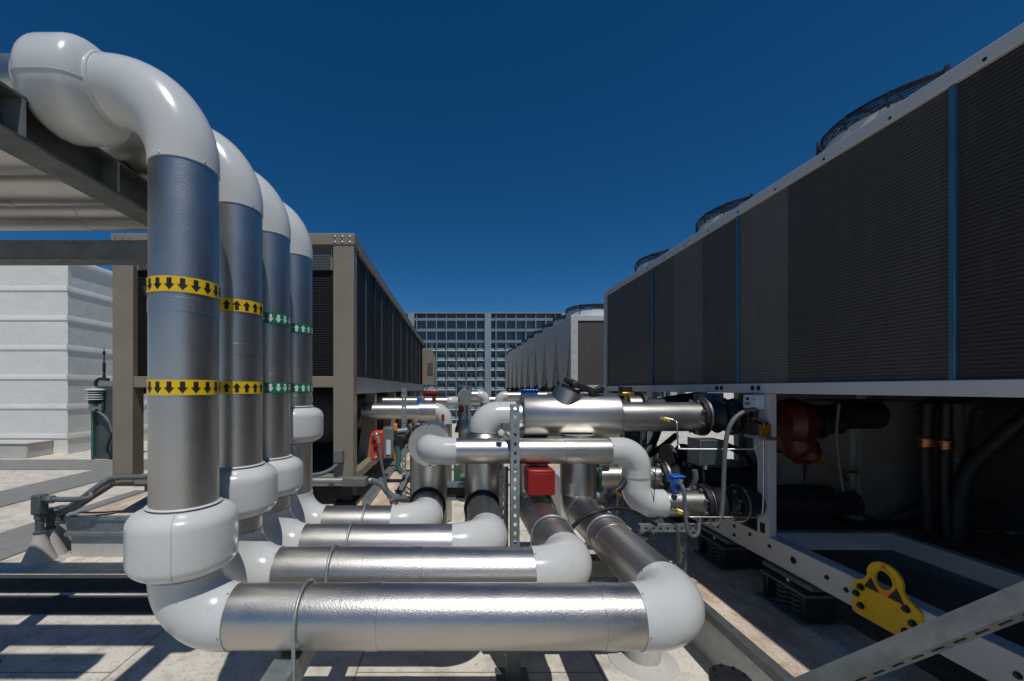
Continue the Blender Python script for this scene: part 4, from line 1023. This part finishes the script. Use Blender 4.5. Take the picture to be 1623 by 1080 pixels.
far_run([(-1.0, 8.4, E - .25), (1.4, 8.4, E - .25), (2.4, 8.4, E - .25)], .09, [.1], 'most distant low jacketed pipe crossing between the chillers')
D = 6.0
t = thing('valve_actuator', A(684, 640, D), 'far flat red actuator on yellow legs above the pipes', 'actuator')
MB().box(X(673, D), X(695, D), D - .1, D + .1, Z(625, D), Z(619, D)).build('red_plate', 'red', t, .012)
MB().box(X(675, D), X(693, D), D - .08, D + .08, Z(628, D), Z(625.3, D)).build('under_plate', 'black', t)
for px in (670, 688): MB().cyl(A(px, 641, D), A(px, 628, D), .03, 10).build('leg', 'orange', t)
t = thing('valve_actuator', A(842, 622, 4.4), 'blue lidded box just behind the left end of the strainer', 'actuator')
D = 4.4
MB().box(X(827, D), X(850, D), D - .1, D + .1, Z(630, D), Z(620, D)).build('body', 'blue', t, .01)
MB().box(X(826, D), X(851, D), D - .11, D + .11, Z(619.8, D), Z(617, D)).build('lid', 'blue', t, .005)
for k in range(5): MB().lathe((X(829 + k * 4.6, D), D - .111, Z(618.4, D)), (0, -1, 0), [(0, .007), (.002, .006)], 8).build('bolt', 'screenlight', t)
tag(strut('strut_post', (X(640, 4.9), 4.9, LP), (X(640, 4.9), 4.9, Z(614, 4.9)), .05, .05, (0, -1, 0), 'galv', None, .06, .025), 'perforated upright strut beside the beige chiller side rail', 'strut')
for i_, (px, D, lab) in enumerate(((985, 3.7, 'slotted upright strut behind the cross pipe elbow'), (1022, 4.2, 'slotted upright strut standing left of the black hoses'))):
    tag(strut('strut_post', (X(px, D), D, 0 if X(px, D) < 1.6 else RP), (X(px, D), D, E - .1), .055, .045, (0, -1, 0), 'galv_dark', None, .06, .026), lab, 'strut')
hose([A(1060, 640, 4.3), A(1048, 668, 4.2), A(1036, 700, 4.1), A(1020, 722, 4.0)], .035, 'thick black hose curving down under the upper pipe', 'black', 'hose', 'hose')
hose([A(1072, 690, 4.2), A(1050, 708, 4.15), A(1028, 722, 4.1), A(1012, 735, 4.0)], .03, 'second black hose crossing beside the thick hose', 'black', 'hose', 'hose')
hose([A(990, 630, 4.6), A(1030, 640, 4.5), A(1070, 635, 4.5), A(1120, 628, 4.4)], .06, 'fat black insulated hose below the white bottom rail', 'black', 'hose', 'hose')
hose([A(1040, 655, 4.3), A(1080, 645, 4.2), A(1110, 632, 4.2)], .04, 'gray hose rising to the rail beside the fat hose', 'gray', 'hose', 'hose')
hose([A(640, 668, 5.2), A(650, 680, 5.1), A(654, 700, 5.0)], .02, 'black cable loop behind the orange yoke', 'black', 'cable', 'cable')
hose([A(652, 665, 5.3), A(660, 690, 5.1), A(655, 712, 5.0)], .016, 'thin black cable beside the rear disc', 'black', 'cable', 'cable')
hose([A(664, 667, 5.4), A(672, 680, 5.3), A(680, 700, 5.2)], .014, 'thin black wire under the far jacketed pipe', 'black', 'cable', 'cable')
tag(MB().box(1.35, 1.95, 5.2, 5.7, .0, .66).box(1.32, 1.98, 5.17, 5.73, .66, .70).build('equipment_box', 'white', bevel=.01), 'low white box on the roof behind the black hoses', 'box')

hose([A(1110, 700, 3.9), A(1150, 706, 3.8), A(1185, 730, 3.7), A(1195, 790, 3.6)], .03, 'black insulated line sagging behind the blank electrical box', 'black', 'hose', 'hose')
hose([A(1235, 640, 3.6), A(1290, 646, 3.5), A(1360, 642, 3.3), A(1440, 648, 3.1), A(1500, 640, 2.95)], .035, 'black insulated line running just under the chiller floor above the tank', 'black', 'hose', 'hose')
hose([A(1395, 830, 3.0), A(1420, 815, 2.98), A(1450, 800, 2.98), A(1470, 780, 2.98)], .014, 'thin black cable looping in front of the steel tank base', 'black', 'cable', 'cable')
hose([A(1010, 760, 3.6), A(1040, 775, 3.5), A(1080, 790, 3.4), A(1110, 800, 3.3)], .03, 'black hose crossing low behind the white drop elbow', 'black', 'hose', 'hose')
hose([A(1240, 668, 3.3), A(1262, 700, 3.25), A(1275, 740, 3.2), A(1268, 790, 3.15), A(1300, 820, 3.05)], .012, 'thin black cable hanging from the red pump to the deck', 'black', 'cable', 'cable')
hose([A(1330, 640, 3.0), A(1326, 690, 2.99), A(1332, 750, 2.99), A(1340, 800, 2.98)], .010, 'thin gray control cable taped to the steel tank side', 'conduit', 'cable', 'cable')
hose([A(1560, 640, 3.2), A(1556, 720, 3.2), A(1562, 800, 3.2), A(1560, 860, 3.2)], .022, 'slim black vertical line near the back panel of the near chiller', 'black', 'pipe', 'refrigerant_pipe')
tag(MB().box(3.62, 3.80, 2.95, 3.15, E - .32, E - .06).box(3.64, 3.78, 2.94, 2.95, E - .30, E - .08).build('junction_box', 'gray_dark', bevel=.006), 'dark junction box hung under the chiller right of the tank', 'junction box')
# ================================================================== FAR WHITE CHILLER
t = thing('air_cooled_chiller', (3.2, 12, RP), 'far white chiller with tapered side panels beyond the near one', 'chiller')
Y0, Y1 = 7.73, 17.9
z0, z1, z2 = E + .02, E + 1.28, E + 1.385
MB().box(2.50, 4.0, Y0 + .1, Y1 - .1, z0 + .1, z1).build('core', 'dark', t)
MB().box(UX + .002, 4.2, Y0 + .02, Y1, z1, z2).build('top_rail', 'white', t, .006)
MB().box(UX, UX + .13, Y0, Y0 + .1, z0 - .2, z2 - .003).build('corner_post', 'white', t, .005)
MB().box(4.07, 4.2, Y0, Y0 + .1, z0 - .2, z2 - .003).build('corner_post', 'white', t, .005)
MB().box(UX + .13, 4.07, Y0 + .04, Y0 + .07, z0 + .04, z1).build('end_coil', 'coil3', t)
MB().box(UX + .13, 4.07, Y0 + .01, Y0 + .09, z0 - .04, z0 + .04).build('end_rail', 'white', t, .004)
for k in range(7):
    MB().bolt((UX + .05, Y0, z0 + .1 + k * .19), (0, -1, 0), .008, .005).build('screw', 'steel', t)
nm = 9; Lm = (Y1 - Y0 - .12) / nm
for k in range(nm):
    ya = Y0 + .11 + k * Lm
    MB().prism([(0, z1 - z0), (Lm - .012, z1 - z0), (Lm - .012, z1 - z0 - .12), (Lm * .66, 0), (Lm * .34, 0), (0, z1 - z0 - .12)], (UX + .01, ya, z0), (0, 1, 0), (0, 0, 1), (1, 0, 0), .03).build('side_panel', 'white', t, .003)
    MB().prism([(0, 0), (.02, 0), (.32, -1.2), (.30, -1.2)], (UX + .045, ya + .002, z1 - .02), (0, 1, 0), (0, 0, 1), (1, 0, 0), .9).build('slant_coil', 'white', t)
    MB().prism([(0, 0), (-.02, 0), (-.32, -1.2), (-.30, -1.2)], (UX + .045, ya + Lm - .014, z1 - .02), (0, 1, 0), (0, 0, 1), (1, 0, 0), .9).build('slant_coil', 'white', t)
    MB().box(UX + .02, UX + .1, ya + Lm * .4, ya + Lm * .6, z0 - .16, z0 - .002).build('panel_foot', 'black', t)
MB().box(UX + .1, 4.1, Y0 + .12, Y1, z0 - .04, z0 + .1).build('base_pan', 'black', t)
MB().box(UX + .3, 4.1, Y0 + 1.0, Y1, RP + .1, z0 - .04).build('compressor_bay', 'dark', t)
for ya in (7.75, 10.2, 12.8, 15.3, 17.6): MB().box(UX, UX + .1, ya, ya + .1, RP + .12, z0 - .2 if ya > 8 else z0 - .201).build('leg', 'white', t)
MB().box(UX, UX + .1, Y0, Y1, RP, RP + .12).build('base_beam', 'white', t, .004)
flabs = ['nearest fan on the far white chiller roof', 'second fan from the front on the far white chiller', 'third fan from the front on the far white chiller', 'fourth fan from the front on the far white chiller',
         'fifth fan from the front on the far white chiller', 'sixth fan from the front on the far white chiller', 'seventh fan back on the far white chiller', 'eighth fan back on the far white chiller', 'last fan at the far end of the far white chiller']
for k in range(9):
    f = copy_tree(f0); f.location = (2.75, Y0 + .62 + k * Lm, z2 - .03); f['label'] = flabs[k]; f['group'] = 'fans on the far white chiller'

# ================================================================== CAMERA, LIGHT, WORLD
sc = bpy.context.scene
cam = bpy.data.cameras.new('camera'); co = bpy.data.objects.new('camera', cam); C.objects.link(co)
co.location = (0, 0, E); co.rotation_euler = (R(90), 0, 0)
cam.sensor_width = 36; cam.lens = 36 * F / 1623; cam.shift_x = 91.5 / 1623; cam.shift_y = 76 / 1623
cam.clip_start = .05; cam.clip_end = 2000
sc.camera = co
sd = Vector((-.13, .45, -1)).normalized()
sun = bpy.data.lights.new('sun', 'SUN'); sun.energy = 2.7; sun.angle = R(.5); sun.color = (1, .985, .955)
so = bpy.data.objects.new('sun', sun); C.objects.link(so); so.location = (2, -5, 12)
so.rotation_euler = sd.to_track_quat('-Z', 'Y').to_euler()
w = bpy.data.worlds.new('World'); sc.world = w; w.use_nodes = True
nt = w.node_tree; bg = nt.nodes['Background']
sky = nt.nodes.new('ShaderNodeTexSky'); sky.sky_type = 'NISHITA'; sky.sun_disc = False
sky.sun_elevation = math.asin(-sd.z); sky.sun_rotation = math.atan2(-sd.x, -sd.y)
sky.air_density = .7; sky.dust_density = .05; sky.ozone_density = 4.0; sky.altitude = 1500
hs = nt.nodes.new('ShaderNodeHueSaturation'); hs.inputs['Saturation'].default_value = 1.30; hs.inputs['Value'].default_value = 1; hs.inputs['Hue'].default_value = .497
nt.links.new(sky.outputs[0], hs.inputs['Color']); nt.links.new(hs.outputs[0], bg.inputs['Color'])
bg.inputs['Strength'].default_value = .072
vs = sc.view_settings; vs.view_transform = 'Standard'; vs.look = 'None'; vs.gamma = 1; vs.exposure = 0
